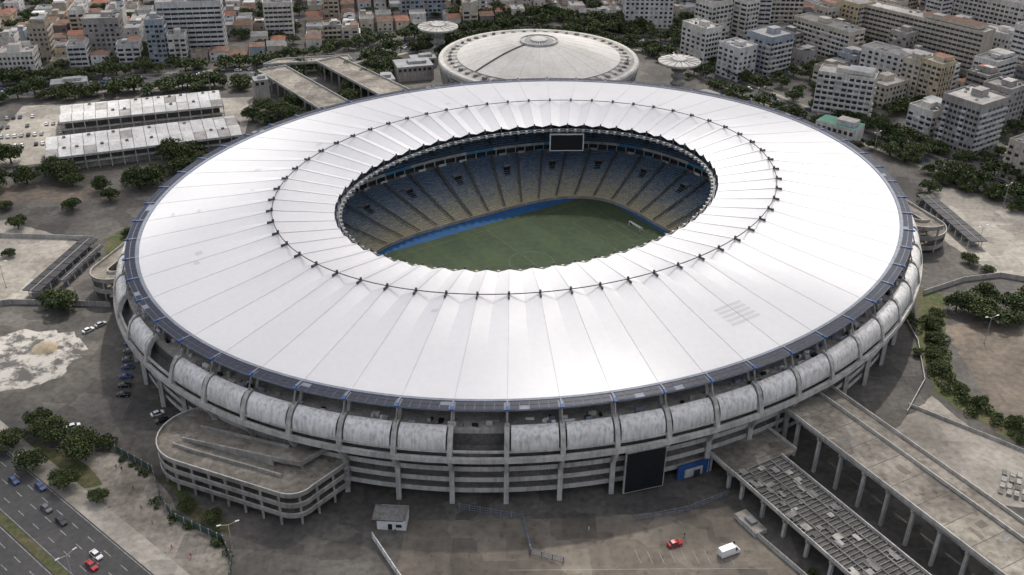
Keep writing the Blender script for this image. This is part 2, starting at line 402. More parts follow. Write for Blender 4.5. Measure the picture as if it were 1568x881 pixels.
for i in range(18):
    x0=-63+7*i; mb.poly([Wp(x0,-39,.06),Wp(x0+7,-39,.06),Wp(x0+7,38.5,.06),Wp(x0,38.5,.06)],'turf' if i%2 else 'turf2')
mb.obj('grass_pitch',stad)
mb=MB()
def ln(x0,y0,x1,y1,w=.13,z=.08):
    d=math.hypot(x1-x0,y1-y0); nx,ny=-(y1-y0)/d*w/2,(x1-x0)/d*w/2
    mb.poly([Wp(x0-nx,y0-ny,z),Wp(x1-nx,y1-ny,z),Wp(x1+nx,y1+ny,z),Wp(x0+nx,y0+ny,z)],'pline')
for s in(-1,1):
    ln(s*52.5,-34,s*52.5,34); ln(-52.5,s*34,52.5,s*34)
    ln(s*52.5,-20,s*36,-20);ln(s*52.5,20,s*36,20);ln(s*36,-20,s*36,20)
    ln(s*52.5,-9,s*47,-9);ln(s*52.5,9,s*47,9);ln(s*47,-9,s*47,9)
ln(0,-34,0,34)
for i in range(40):
    a=2*math.pi*i/40;b=2*math.pi*(i+1)/40; ln(9.15*math.cos(a),9.15*math.sin(a),9.15*math.cos(b),9.15*math.sin(b))
mb.obj('pitch_lines',stad)
for s in(-1,1):
    mb=MB(); X=s*54.5
    for y in(-3.66,3.66): mb.beam(Wp(X,y,.08),Wp(X,y,2.5),.2,.2,'white'); mb.beam(Wp(X,y,2.45),Wp(X+s*1.2,y,2.3),.08,.08,'white'); mb.beam(Wp(X+s*1.2,y,2.3),Wp(X+s*2.2,y,.1),.08,.08,'white')
    mb.beam(Wp(X,-3.7,2.5),Wp(X,3.7,2.5),.2,.2,'white')
    for k in range(15):
        y=-3.66+k*.523; mb.beam(Wp(X+s*1.2,y,2.3),Wp(X+s*2.2,y,.1),.03,.03,'white')
    for k in range(5):
        q=k/4; mb.beam(Wp(X+s*(1.2+q),-3.66,2.3-2.2*q),Wp(X+s*(1.2+q),3.66,2.3-2.2*q),.03,.03,'white')
    mb.obj('football_goal',None)
for td in (50,-128):
    t=math.radians(td); c=Wp(79*math.cos(t),60*math.sin(t),0); a=math.atan2(c[1]-SC[1],c[0]-SC[0])+math.pi/2
    if td==50: a=math.radians(3)
    mb=MB(); n=(math.sin(a),-math.cos(a))
    mb.box(c[0],c[1],21.6,29.8,15.5,1.0,a,'white')
    mb.box(c[0]+n[0]*.55,c[1]+n[1]*.55,22.1,29.3,14.5,.2,a,'dark')
    for q in(-5,5): mb.beam((c[0]+q*math.cos(a),c[1]+q*math.sin(a),29.6),(c[0]+q*math.cos(a),c[1]+q*math.sin(a),32),.3,.3,'steel')
    mb.obj('video_scoreboard',stad)
mb=MB()
def fr_of(x,y): return min((i/1200 for i in range(1200)),key=lambda f:(E(8,0,f)[0]-x)**2+(E(8,0,f)[1]-y)**2)
fb=fr_of(38.3,221.6); p=E(8.6,0,fb); q=E(8.6,0,fb+.004); a=math.atan2(q[1]-p[1],q[0]-p[0])
mb.box(p[0],p[1],.6,15.6,12.6,.6,a,'conc_l'); nn=(math.sin(a),-math.cos(a)); 
mb.box(p[0]+nn[0]*.4,p[1]+nn[1]*.4,1.1,15.1,11.8,.3,a,'dark')
mb.obj('black_facade_screen',stad)
fb=fr_of(53,229); p=E(7.6,0,fb); q=E(7.6,0,fb+.004); a=math.atan2(q[1]-p[1],q[0]-p[0])
mb=MB(); mb.box(p[0],p[1],.05,5.2,11,.5,a,'blue'); mb.box(p[0],p[1]-.4,.5,3.4,6,.3,a,'conc_l'); mb.box(p[0]+1,p[1]-.6,.5,2.8,2,.3,a,'glass'); mb.box(p[0]-3,p[1]-.5,3.8,4.6,3,.3,a,'mural'); mb.box(p[0]+3,p[1]+1.3,3.8,4.6,2,.3,a,'mural'); mb.obj('ticket_gate_mural',stad)
# ------------------------------------------------------------------ ground
def sheet(name,pts,z,k):
    mb=MB(); a=sum(pts[i-1][0]*pts[i][1]-pts[i][0]*pts[i-1][1] for i in range(len(pts)))
    if a<0: pts=pts[::-1]
    mb.poly([(x,y,z) for x,y in pts],k); return mb.obj(name)
def rag(pts,amp=1.2,step=3,seed=1):
    rr=random.Random(seed); out=[]
    for i in range(len(pts)):
        a=Vector(pts[i]);b=Vector(pts[(i+1)%len(pts)]);L=(b-a).length;n=max(1,int(L/step))
        for k in range(n):
            q=a.lerp(b,k/n); out.append((q[0]+rr.uniform(-amp,amp),q[1]+rr.uniform(-amp,amp)))
    return out
sheet('ground',[(-4000,-2000),(4000,-2000),(4000,6000),(-4000,6000)],0,'city')
sheet('stadium_pavement',[(-270,330),(-300,540),(-150,575),(-60,650),(30,690),(105,640),(150,560),(200,480),(250,400),(290,300),(260,150),(190,80),(0,80),(-75,170),(-150,233)],.02,'asph')
sheet('parking_lot_ground',rag([(-28,206),(20,208),(62,213),(74,193),(88,165),(75,140),(-35,150),(-30,186)],.5),.04,'lot')
sheet('concrete_plaza',rag([(181,392),(197,440),(235,422),(268,375),(240,335),(196,350)],.5),.04,'plaza')
sheet('concrete_apron',rag([(110,239),(140,268),(146,250),(160,238),(152,215),(128,215)],.5),.04,'plaza')
sheet('west_plaza',rag([(-221,388),(-180,368),(-178,325),(-195,313),(-250,325),(-260,372)],.5),.04,'plaza')
sheet('dirt_lot',rag([(157,268),(160,312),(176,316),(210,306),(225,262),(190,232),(166,240)],1.2),.04,'dirt')
sheet('rubble_patch',rag([(-174,300),(-158,300),(-149,290),(-150,272),(-163,264),(-180,262),(-189,278),(-184,296)],1.5),.05,'rubble')
sheet('grass_verge',rag([(-158,372),(-146,366),(-150,352),(-163,350),(-172,372),(-165,385)],1),.05,'grass')
sheet('grass_verge',rag([(146,300),(160,340),(168,335),(156,300),(150,272),(172,236),(168,228),(142,268)],1.2),.06,'grass')
sheet('dirt_lot',rag([(-250,402),(-200,408),(-178,412),(-180,420),(-235,425),(-262,415)],1.5),.05,'dirt')
sheet('market_yard',[(-262,440),(-140,480),(-150,550),(-275,530)],.05,'plaza')
mb=MB()
rows=[]
for k in range(7):
    r=4.5*(1-k/6)+.05; rows.append([(r*math.cos(a*math.pi/8)*U(.9,1.1),r*math.sin(a*math.pi/8)*U(.8,1),1.9*math.sin(k/6*1.57)) for a in range(16)])
mb.grid(rows,'sand',closed=True); mb.obj('sand_pile',None,True,(-163,289,.05))
D=(.777,-.63);Nn=(.63,.777)
def hw(s,o): return (-118+D[0]*s+Nn[0]*o,206+D[1]*s+Nn[1]*o)
def strip(mb,o0,o1,z,k,s0=-330,s1=330):
    mb.poly([(*hw(s0,o0),z),(*hw(s1,o0),z),(*hw(s1,o1),z),(*hw(s0,o1),z)],k)
mb=MB(); strip(mb,-14,0,.05,'road'); strip(mb,-31,-16.5,.05,'road'); mb.obj('highway')
mb=MB(); mb.prism([hw(-330,-16.5),hw(330,-16.5),hw(330,-14),hw(-330,-14)],0,.2,'conc','grass'); mb.obj('highway_median')
mb=MB(); mb.prism([hw(-330,.0),hw(330,.0),hw(330,6),hw(-330,6)],0,.17,'conc_l','plaza'); mb.obj('sidewalk')
mb=MB(); mb.prism([hw(-330,-50),hw(330,-50),hw(330,-31),hw(-330,-31)],0,.17,'conc_l','grass'); mb.obj('sidewalk')
mb=MB()
for o in(-3.6,-7.1,-10.6,-20,-23.6,-27.2):
    s=-200
    while s<200:
        mb.poly([(*hw(s,o-.1),.065),(*hw(s+3.2,o-.1),.065),(*hw(s+3.2,o+.1),.065),(*hw(s,o+.1),.065)],'line'); s+=8
for o in(-.5,-13.5,-17,-30.5): strip(mb,o-.08,o+.08,.065,'line',-250,250)
mb.obj('lane_markings')
sheet('footpath',[(-150,236),(-119,233),(-105,224),(-96,214),(-92,206),(-77,197),(-73,188),(-72,176),(-88,184),(-110,203)],.045,'deck')
sheet('grass_verge',rag([(-145,238),(-127,229),(-117,219),(-127,216),(-146,230)],.8),.06,'grass')
sheet('grass_verge',rag([(-103,222),(-98,219),(-90,207),(-77,200),(-75,203),(-88,211),(-96,222)],.4),.07,'grass')
def road(name,pl,w,z=.06,marks=True):
    mb=MB(); ml=MB()
    for i in range(len(pl)-1):
        (x0,y0),(x1,y1)=pl[i],pl[i+1]; d=math.hypot(x1-x0,y1-y0); ux,uy=(x1-x0)/d,(y1-y0)/d
        n=(-uy,ux); e=w*.06
        P=lambda s,o:(x0+ux*s+n[0]*o,y0+uy*s+n[1]*o)
        z2=z+.004*(i%2)
        mb.poly([(*P(-e,-w/2),z2),(*P(d+e,-w/2),z2),(*P(d+e,w/2),z2),(*P(-e,w/2),z2)],'road')
        s=0
        while s<d and marks:
            for o in (-w/6,w/6): ml.poly([(*P(s,o-.12),z+.015),(*P(s+3,o-.12),z+.015),(*P(s+3,o+.12),z+.015),(*P(s,o+.12),z+.015)],'line')
            s+=9
        for sd in(-1,1):
            mb.prism([P(0,sd*w/2),P(d,sd*w/2),P(d,sd*(w/2+3)),P(0,sd*(w/2+3))],0,.16+.003*(i%2),'conc_l','plaza')
    mb.obj(name); ml.obj('lane_markings')
AV=[(-420,515),(-330,545),(-160,590),(-70,655),(30,698),(100,655)]
ES=[(100,655),(128,590),(165,532),(208,470),(255,405),(300,320),(330,230),(340,120)]
road('avenue',AV,24); road('east_street',ES,15)
# ------------------------------------------------------------------ ramps
def ramp(name,cx,cy,ang,half,ro,ri,turns,ztop,z0=1.0,start=0.0):
    mb=MB(); d=(math.cos(ang),math.sin(ang)); n=(-d[1],d[0])
    def pt(f,r):
        rm=(ro+ri)/2; Ls=2*half; La=math.pi*rm; tot=2*(Ls+La); s=(f%1)*tot
        if s<Ls: a,b=-half+s,-r
        elif s<Ls+La: q=-math.pi/2+(s-Ls)/rm; a,b=half+r*math.cos(q),r*math.sin(q)
        elif s<2*Ls+La: a,b=half-(s-Ls-La),r
        else: q=math.pi/2+(s-2*Ls-La)/rm; a,b=-half+r*math.cos(q),r*math.sin(q)
        return (cx+d[0]*a+n[0]*b,cy+d[1]*a+n[1]*b)
    n_=int(72*turns)
    def zz(i): return z0+(ztop-z0)*i/n_
    for (r0,r1,dz0,dz1,k) in ((ro,ri,0,0,'deck'),(ro,ri,-.6,-.6,'conc'),(ro,ro,-.7,1.1,'conc'),(ro-.3,ro-.3,0,1.1,'conc_l'),(ro,ro-.3,1.1,1.1,'conc_l'),(ri,ri,-.7,1.1,'conc'),(ri+.3,ri+.3,0,1.1,'conc_l'),(ri,ri+.3,1.1,1.1,'conc_l')):
        rows=[[ (*pt(start+i/72,r0),zz(i)+dz0) for i in range(n_+1)],[(*pt(start+i/72,r1),zz(i)+dz1) for i in range(n_+1)]]
        mb.grid(rows,k)
    for i in range(0,n_,4):
        for r in (ro-.5,ri+.5):
            p=pt(start+i/72,r); mb.box(p[0],p[1],max(0,zz(i)-(ztop-z0)/turns) if zz(i)-(ztop-z0)/turns>.5 else 0,zz(i)-.61,.6,.6,0,'conc')
    return mb.obj(name)
def decks(name,outline,levels,wallin):
    mb=MB(); n=len(outline); c=Vector((sum(p[0] for p in outline)/n,sum(p[1] for p in outline)/n))
    for z in levels:
        mb.prism(outline,z-.6,z,'conc','deck')
        for i in range(n):
            a=Vector(outline[i]);b=Vector(outline[(i+1)%n]); mb.beam((*a,z+.5),(*b,z+.5),.3,1.05,'conc')
            mb.beam((*a,z+1.06),(*b,z+1.06),.36,.12,'conc_l')
    acc=0
    for i in range(n):
        a=Vector(outline[i]);b=Vector(outline[(i+1)%n]);L=(b-a).length; s=(-acc)%6.0
        while s<L:
            p=a.lerp(b,s/L); p=p+(c-p).normalized()*.7; mb.box(p[0],p[1],0,levels[-1]-.6,.7,.7,.3,'conc'); s+=6
        acc+=L
    mb.box(c[0],c[1],0,levels[-1]-.61,26,5,-.37,'conc_d')
    zt=levels[-1]
    for pl in wallin:
        for k in range(len(pl)-1):
            a,b=pl[k],pl[k+1]
            mb.beam((a[0],a[1],zt+.5),(b[0],b[1],zt+.5),.45,1.1,'conc')
    return mb
ol=[]
def arcpts(cx,cy,r,a0,a1,n=9): return [(cx+r*math.cos(math.radians(a0+(a1-a0)*k/n)),cy+r*math.sin(math.radians(a0+(a1-a0)*k/n))) for k in range(n+1)]
ol+=arcpts(-89.5,228.5,13,110,250,12)
ol+=arcpts(-59.5,209.5,6.5,250,335,6)
ol+=[(-45.5,217),(-46,228),(-70,238)]
mbx=decks('multi_level_access_ramp',ol,[3.6,7.2,10.8],[[(-97,224),(-90,221),(-75,215.5),(-63,211)],[(-62,220),(-58,224),(-58,230)]])
A=[(-95,226.5),(-66,215.5),(-62.5,220.5),(-91,232)]
mbx.poly([(*A[0],10.85),(*A[1],13.2),(*A[2],13.2),(*A[3],10.85)],'deck')
mbx.poly([(*A[0],10.8),(*A[1],10.8),(*A[1],13.2)],'conc'); mbx.poly([(*A[3],10.8),(*A[2],10.8),(*A[2],13.2)],'conc')
for (a,b) in ((A[0],A[1]),(A[3],A[2])): mbx.beam((*a,11.3),(*b,13.7),.4,1.1,'conc')
mbx.prism([A[1],(-58,213.5),(-51,221),(-60,226),A[2]],12.5,13.2,'conc','deck')
for (a,b) in ((A[1],(-58,213.5)),((-58,213.5),(-51,221))): mbx.beam((*a,13.7),(*b,13.7),.4,1.1,'conc')
for p in ((-64,217),(-58,215),(-53,221)): mbx.box(p[0],p[1],10.8,12.5,.7,.7,0,'conc')
mbx.obj('multi_level_access_ramp')
ramp('spiral_access_ramp',-148.5,340,math.radians(80),11,9.5,3,2.3,11.5,start=.1)
ramp('spiral_access_ramp',167,391,math.radians(-65),13,11,4,2.3,11.5,start=.1)
# ------------------------------------------------------------------ elevated walkways
def walkway(pL,pR,length,z,th=.9,cols=True,k='deck',rail=True,colw=.9,colstep=8.6):
    mb=MB(); d=Vector((.50,-.866)); 
    L0=Vector(pL);R0=Vector(pR);L1=L0+d*length;R1=R0+d*length
    mb.prism([tuple(L0),tuple(L1),tuple(R1),tuple(R0)],z-th,z,'conc',k)
    if rail:
        for (a,b) in ((L0,L1),(R0,R1)):
            mb.beam((*a,z+.55),(*b,z+.55),.28,1.1,'conc_l')
    if cols:
        s=3
        while s<length:
            for o in (L0,R0):
                p=o+d*s; q=(R0-L0).normalized()*(1.0 if o is L0 else -1.0); p=p+q
                mb.box(p[0],p[1],0,z-th,colw,colw,math.radians(-60),'conc_l')
            a=L0+d*s;b=R0+d*s
            mb.beam((*a,z-th-.5),(*b,z-th-.5),.8,1.0,'conc')
            if k=='deck' : mb.beam((*a,z+.02),(*b,z+.02),.12,.06,'conc_d')
            s+=colstep
    return mb,L0,R0,d
mb,L0,R0,d=walkway((79.5,246),(92.5,253),120,14)
for i in range(16):
    s=U(2,110); q=U(.12,.85); a=(L0+d*s).lerp(R0+d*s,q)
    mb.box(a[0],a[1],14.0,14.02+.002*i,U(1.5,6),U(1,3),math.radians(-60),random.choice(['roofg','lot','lot','deck']))
mb.obj('elevated_walkway')
mb,L0,R0,d=walkway((93.2,253.4),(99,256.6),120,12.6,cols=False)
mb.obj('service_walkway')
mb,L0,R0,d=walkway((57,231),(77.5,242),14,7)
mb.obj('lower_landing')
mb,L0,R0,d=walkway((64.2,218.8),(79.5,227.4),90,7,th=.5,k='conc_d')
s=0
while s<90:
    a=L0+d*s;b=R0+d*s
    mb.beam((*a,7.2),(*b,7.2),.22,.35,'roofg'); s+=1.5
for q in (.25,.5,.75):
    a=L0.lerp(R0,q); mb.beam((*a,7.5),(*(a+d*90),7.5),.3,.25,'roofg')
for i in range(70):
    s=U(0,88); q=U(.05,.9); a=(L0+d*s).lerp(R0+d*s,q); mb.box(a[0],a[1],7.4,7.45+.001*i,U(1,3),U(1,2.5),math.radians(-60),random.choice(['roofg','roofg','conc_d','conc','roofl']))
mb.obj('pergola_walkway')
def deckpoly(name,pts,z,step=9):
    mb=MB(); mb.prism(pts,z-.8,z,'conc','deck')
    n=len(pts)
    for i in range(n):
        a=Vector(pts[i]);b=Vector(pts[(i+1)%n]); mb.beam((*a,z+.5),(*b,z+.5),.3,1.0,'conc_l')
        L=(b-a).length; s=2
        c=Vector((sum(p[0] for p in pts)/n,sum(p[1] for p in pts)/n))
        while s<L:
            p=a.lerp(b,s/L); p=p+(c-p).normalized()*.8; mb.box(p[0],p[1],0,z-.8,.8,.8,.5,'conc'); s+=step
    mb.obj(name)
deckpoly('north_access_ramp',[(-152,572),(-138,582),(-84,512),(-98,500)],8)
deckpoly('north_access_ramp',[(-120,588),(-108,598),(-56,535),(-70,523)],9)
deckpoly('north_access_ramp',[(-152,585),(-146,596),(-104,606),(-100,597)],7.5)
# ------------------------------------------------------------------ dome arena
arena=empty('domed_arena'); ax,ay=13.5,562
mb=MB(); NR=96
def ring(r,z): return [(ax+r*math.cos(2*math.pi*i/NR),ay+r*math.sin(2*math.pi*i/NR),z) for i in range(NR)]
Mdome=mat('arena_roof',(.49,.475,.445),.6,.12,.04,c2=(.38,.365,.33),sc2=.6)
prof=[(57.5,19),(57.8,21.3),(57.2,22.2),(55,22.3)]
mb.grid([ring(r,z) for r,z in prof],'conc_l',closed=True)
mb.grid([ring(r,z) for r,z in [(55,22.3),(53,21.9),(47,22.6)]],lambda i,j:('roofl' if j%2 else 'roofg') if i==1 else 'conc',closed=True)
dp=[(47,23.0)]+[(47-36*k/10,23+8.2*math.sin(k/10*1.35)) for k in range(1,11)]
mb.grid([ring(47,22.6),ring(47,23)],'conc',closed=True)
mb.grid([ring(r,z) for r,z in dp],Mdome,closed=True)
zt=dp[-1][1]
mb.grid([ring(r,z) for r,z in [(11,zt),(11,zt+1.2),(10.4,zt+1.2),(10.4,zt+.5),(8.5,zt+.6)]],'conc_l',closed=True)
mb.grid([ring(8.5,zt+.6),ring(5,zt+1.0)],lambda i,j:'glass' if j%3 else 'conc_l',closed=True)
mb.grid([ring(5,zt+1.0),ring(4.9,zt+1.6),ring(.1,zt+2)],'conc_l',closed=True)
for i in range(48):
    a=2*math.pi*i/48
    if i%2==0:
     for k in range(10):
        (r0,z0),(r1,z1)=dp[k],dp[k+1]
        mb.beam((ax+r0*math.cos(a),ay+r0*math.sin(a),z0),(ax+r1*math.cos(a),ay+r1*math.sin(a),z1),.14,.08,'roofl')
    p=(ax+51*math.cos(a+.03),ay+51*math.sin(a+.03))
    mb.box(p[0],p[1],22.2,23.0+U(0,.5),U(1,2.4),U(1,2.2),a,random.choice(['conc_l','roofg','conc','mroofg']))
for a in (math.radians(222),):
    for k in range(10):
        (r0,z0),(r1,z1)=dp[k],dp[k+1]
        mb.beam((ax+r0*math.cos(a),ay+r0*math.sin(a),z0+.25),(ax+r1*math.cos(a),ay+r1*math.sin(a),z1+.25),.9,.5,'conc_d')
mb.obj('arena_roof',arena)
mb=MB(); mb.grid([ring(52,0),ring(53,19)],'glass',closed=True); mb.grid([ring(53,19),ring(57.5,19)],'conc',closed=True)
for z in(5,10,15): mb.grid([ring(52.4+z/18,z),ring(53.6+z/18,z),ring(53.6+z/18,z+1),ring(52.4+z/18,z+1)],'conc_l',closed=True)
for i in range(48):
    a=2*math.pi*i/48; mb.beam((ax+54*math.cos(a),ay+54*math.sin(a),0),(ax+57*math.cos(a),ay+57*math.sin(a),19.3),.8,1,'conc_l')
mb.obj('arena_walls',arena)
def tower(x,y,h,r):
    mb=MB(); n=32
    prof=[(4.2,0),(3.2,3),(2.7,8),(2.9,h-4.5),(4.5,h-3.2),(r*.93,h-1.6),(r,h-1.1),(r,h-.1),(r*.9,h+.2),(r*.35,h+.5),(r*.33,h+1.2),(.1,h+1.4)]
    mb.grid([[(x+q*math.cos(2*math.pi*i/n),y+q*math.sin(2*math.pi*i/n),z) for i in range(n)] for q,z in prof],'conc_l',closed=True)
    for i in range(16):
        a=2*math.pi*i/16; mb.beam((x+3*math.cos(a),y+3*math.sin(a),h-4),(x+r*math.cos(a),y+r*math.sin(a),h-1.2),.35,.7,'conc')
        mb.beam((x+r*.35*math.cos(a),y+r*.35*math.sin(a),h+.6),(x+r*.95*math.cos(a),y+r*.95*math.sin(a),h+.2),.3,.3,'roofg')
    for z in (3,7,11):
        mb.grid([[(x+q*math.cos(2*math.pi*i/n),y+q*math.sin(2*math.pi*i/n),zz) for i in range(n)] for q,zz in ((3.3,z),(4.4,z),(4.4,z+.8),(3.3,z+.8))],'conc',closed=True)
    mb.obj('mushroom_tower')
tower(-50,638,18,13); tower(97,575,17,12.5)
def hall(name,x,y,ang,w,d,h,bays):
    mb=MB(); c,s=math.cos(ang),math.sin(ang); P=lambda u,v:(x+u*c-v*s,y+u*s+v*c)
    for g in range(2):
        v0=-d/2+g*d/2; v1=v0+d/2; vm=(v0+v1)/2
        for i in range(bays):
            u0=-w/2+w*i/bays; u1=-w/2+w*(i+1)/bays-.25
            mb.poly([(*P(u0,v0),h),(*P(u1,v0),h),(*P(u1,vm),h+1.5),(*P(u0,vm),h+1.5)],'metalroof' if R()<.85 else 'roofl')
            mb.poly([(*P(u0,vm),h+1.5),(*P(u1,vm),h+1.5),(*P(u1,v1),h),(*P(u0,v1),h)],'metalroof' if R()<.85 else 'roofl')
            if R()<.35: q=P((u0+u1)/2,vm); mb.box(q[0],q[1],h+1.2,h+2.1,1.5,1.2,ang,'roofg')
    mb.box(x,y,h-1.0,h-.05,w+.6,d+.6,ang,'conc_l','roofg')
    q=P(0,0); mb.box(q[0],q[1],0,h-1.0,w-4,d-5,ang,'conc_d')
    for i in range(bays+1):
        for v in(-d/2+.5,d/2-.5):
            p=P(-w/2+w*i/bays,v); mb.box(p[0],p[1],0,h-1,.5,.5,ang,'conc_l')
    q=P(0,-d/2+1.5); mb.box(q[0],q[1],3.4,4.0,w,1.6,ang,'conc_l'); 
    q=P(0,-d/2+2.6); mb.box(q[0],q[1],0,3.0,w-2,.3,ang,'conc')
    mb.obj(name)
hall('market_hall',-185,468,math.radians(22),92,29,8,16)
hall('market_hall',-200,510,math.radians(20),82,26,8.5,14)
def canopy(x,y,ang,L,w,h):
    mb=MB(); n=int(L/5); c,s=math.cos(ang),math.sin(ang)
    for i in range(n):
        u=-L/2+(i+.5)*L/n; mb.box(x+u*c,y+u*s,h-.3,h,L/n-.35,w,ang,'darkroof')
        for v in(-w/2+.6,w/2-.6): mb.box(x+u*c-v*s,y+u*s+v*c,0,h-.3,.25,.25,ang,'white')
        mb.box(x+u*c,y+u*s,0,1.1,.5,w*.5,ang,'steel')
    mb.beam((x-c*L/2,y-s*L/2,h+.1),(x+c*L/2,y+s*L/2,h+.1),.3,.2,'conc')
    mb.obj('turnstile_canopy')
canopy(-178,343,math.radians(82),44,7,4); canopy(193,396,math.radians(-82),48,7.5,4)
canopy(-171,345,math.radians(82),30,3,3.4)
# ------------------------------------------------------------------ buildings
def block(name,x,y,ang,w,d,h,wall,alt=None,balc=True,floor=3.05,roofk='roofg',accent=None):
    mb=MB(); wk='w%d'%wall; nf=max(1,int(h/floor)); 
    mb.box(0,0,0,h,w,d,0,wk,roofk)
    for (cx,cy,sx,sy) in((0,-d/2+.1,w,.25),(0,d/2-.1,w,.25),(-w/2+.1,0,.25,d-.5),(w/2-.1,0,.25,d-.5)): mb.box(cx,cy,h-.05,h+.85,sx+.02,sy,0,wk)
    ribbon=R()<.2
    for side in range(4):
        L=w if side%2==0 else d; off=(d if side%2==0 else w)/2
        sa=[0,math.pi/2,math.pi,-math.pi/2][side]; c,s=math.cos(sa),math.sin(sa)
        P=lambda u,o:(u*c+o*s, u*s-o*c)
        pitch=random.choice([2.4,3.1,3.1,4.2]); n=max(1,int(L/pitch)); st=L/n
        style=R()
        if style>.86 and L<20: continue
        bl=balc and style<.5 and not ribbon
        bays_=set(i for i in range(n) if i%4==1) if (bl and R()<.5) else None
        for f in range(nf):
            z=f*floor+1.0
            if bl and f>0 and bays_ is None:
                a,b=P(-L/2+.6,off+.45),P(L/2-.6,off+.45)
                mb.beam((*a,z-.55),(*b,z-.55),.9,1.05,alt or wk)
            if ribbon:
                a,b=P(-L/2+.8,off+.03),P(L/2-.8,off+.03); mb.poly([(*a,z),(*b,z),(*b,min(z+1.4,h-.2)),(*a,min(z+1.4,h-.2))],'glass'); 
                for i in range(1,n): q=P(-L/2+i*st,off+.08); mb.box(q[0],q[1],z,min(z+1.4,h-.2),.25,.12,sa,wk)
                continue
            for i in range(n):
                if R()<.08: continue
                u=-L/2+(i+.5)*st; ww=st*(.36 if bl else .27)
                if bays_ and i in bays_ and f>0: 
                    q=P(u,off+.55); mb.box(q[0],q[1],z-1.0,z+.1,st*.95,1.1,sa,alt or wk)
                o=off+.03; p,q=P(u-ww,o),P(u+ww,o)
                zt=min(z+1.55,h-.2)
                mb.poly([(*p,z),(*q,z),(*q,zt),(*p,zt)],'glass' if R()<.8 else random.choice(['conc_d','roofl']))
                if R()<.12: 
                    r_=P(u,off+.25); mb.box(r_[0],r_[1],z-.6,z-.1,.8,.45,sa,'conc_l')
        if not bl:
            for f in range(1,nf):
                a,b=P(-L/2,off+.06),P(L/2,off+.06); mb.beam((*a,f*floor+.25),(*b,f*floor+.25),.12,.25,accent or wk)
    mb.box(U(-w*.2,w*.2),U(-d*.15,d*.15),h-.01,h+U(2.2,3.6),min(w*.35,7),min(d*.45,5.5),0,wk,'roofl')
    for i in range(random.randint(2,7)):
        mb.box(U(-w*.42,w*.42),U(-d*.4,d*.4),h-.01,h+U(.5,1.4),U(.8,2.2),U(.8,2),U(0,1.5),random.choice(['roofl','conc_l','steel','mroofg','roofg']))
    if R()<.3: mb.cyl(w*.33,d*.28,h,h+1.4,.9,.9,10,'bluebox')
    if R()<.4: mb.box(w*.22,0,h+.9,h+2.9,w*.45,d*.75,0,wk,random.choice(['mroofg','terra2','terra','roofl']))
    return mb.obj(name,None,False,(x,y,0),ang)
def house(x,y,ang,w,d,h):
    mb=MB(); wk='w%d'%random.choice([0,1,2,3,4,5,6,8,0,5,7,9]); t=R()
    mb.box(0,0,0,h,w,d,0,wk,'roofg')
    if t<.52:
        rk=random.choice(['terra','terra','terra2','terra2','roofg']); e=.35; rh=min(w,d)*U(.14,.22)
        if R()<.5:
            A=[(-w/2-e,-d/2-e,h+.01),(w/2+e,-d/2-e,h+.01),(w/2+e,d/2+e,h+.01),(-w/2-e,d/2+e,h+.01)]; k=min(w,d)*.5
            r0=(-w/2+k if w>d else 0,0 if w>d else -d/2+k,h+rh); r1=(w/2-k if w>d else 0,0 if w>d else d/2-k,h+rh)
            if w>d: mb.poly([A[0],A[1],r1,r0],rk);mb.poly([A[1],A[2],r1],rk);mb.poly([A[2],A[3],r0,r1],rk);mb.poly([A[3],A[0],r0],rk)
            else: mb.poly([A[0],A[1],r0],rk);mb.poly([A[1],A[2],r1,r0],rk);mb.poly([A[2],A[3],r1],rk);mb.poly([A[3],A[0],r0,r1],rk)
        else:
            mb.poly([(-w/2-e,-d/2-e,h+.01),(w/2+e,-d/2-e,h+.01),(w/2+e,0,h+rh),(-w/2-e,0,h+rh)],rk)
            mb.poly([(w/2+e,d/2+e,h+.01),(-w/2-e,d/2+e,h+.01),(-w/2-e,0,h+rh),(w/2+e,0,h+rh)],rk)
            for sx in(-1,1): mb.poly([(sx*w/2,-d/2,h),(sx*w/2,d/2,h),(sx*w/2,0,h+rh-.05)],wk)
    else:
        rk=random.choice(['roofg','roofl','mroofg','roofg','roofl'])
        mb.box(0,0,h-.01,h+.1,w-.5,d-.5,0,rk)
        for (cx,cy,sx,sy) in((0,-d/2+.1,w,.22),(0,d/2-.1,w,.22),(-w/2+.1,0,.22,d-.5),(w/2-.1,0,.22,d-.5)): mb.box(cx,cy,h-.05,h+.7,sx+.02,sy,0,wk)
        if R()<.6: mb.box(U(-1,1)*w*.2,U(-1,1)*d*.2,h,h+2.6,w*U(.3,.5),d*U(.3,.5),0,wk,random.choice(['terra2','roofl','mroofg']))
        if R()<.5: mb.cyl(U(-1,1)*w*.3,d*.3,h,h+1.3,.75,.75,8,random.choice(['bluebox','conc_l']))
        if R()<.3: mb.box(0,-d*.15,h+2.2,h+2.35,w*.8,d*.5,0,random.choice(['mroofg','metalroof']))
    for side in range(4):
        L=w if side%2==0 else d; off=(d if side%2==0 else w)/2
        sa=[0,math.pi/2,math.pi,-math.pi/2][side]; c,s=math.cos(sa),math.sin(sa)
        n=max(1,int(L/3.4))
        for f in range(max(1,int(h/3))):
            for i in range(n):
                if R()<.25: continue
                u=-L/2+(i+.5)*L/n; z=f*3+.9
                p=(u-.65)*c+(off+.03)*s,(u-.65)*s-(off+.03)*c; q=(u+.65)*c+(off+.03)*s,(u+.65)*s-(off+.03)*c
                mb.poly([(*p,z),(*q,z),(*q,z+1.3),(*p,z+1.3)],'glass')
    mb.obj('terracotta_roof_house' if t<.52 else 'flat_roof_house',None,False,(x,y,0),ang)
r35=math.radians(35); r12=math.radians(10)
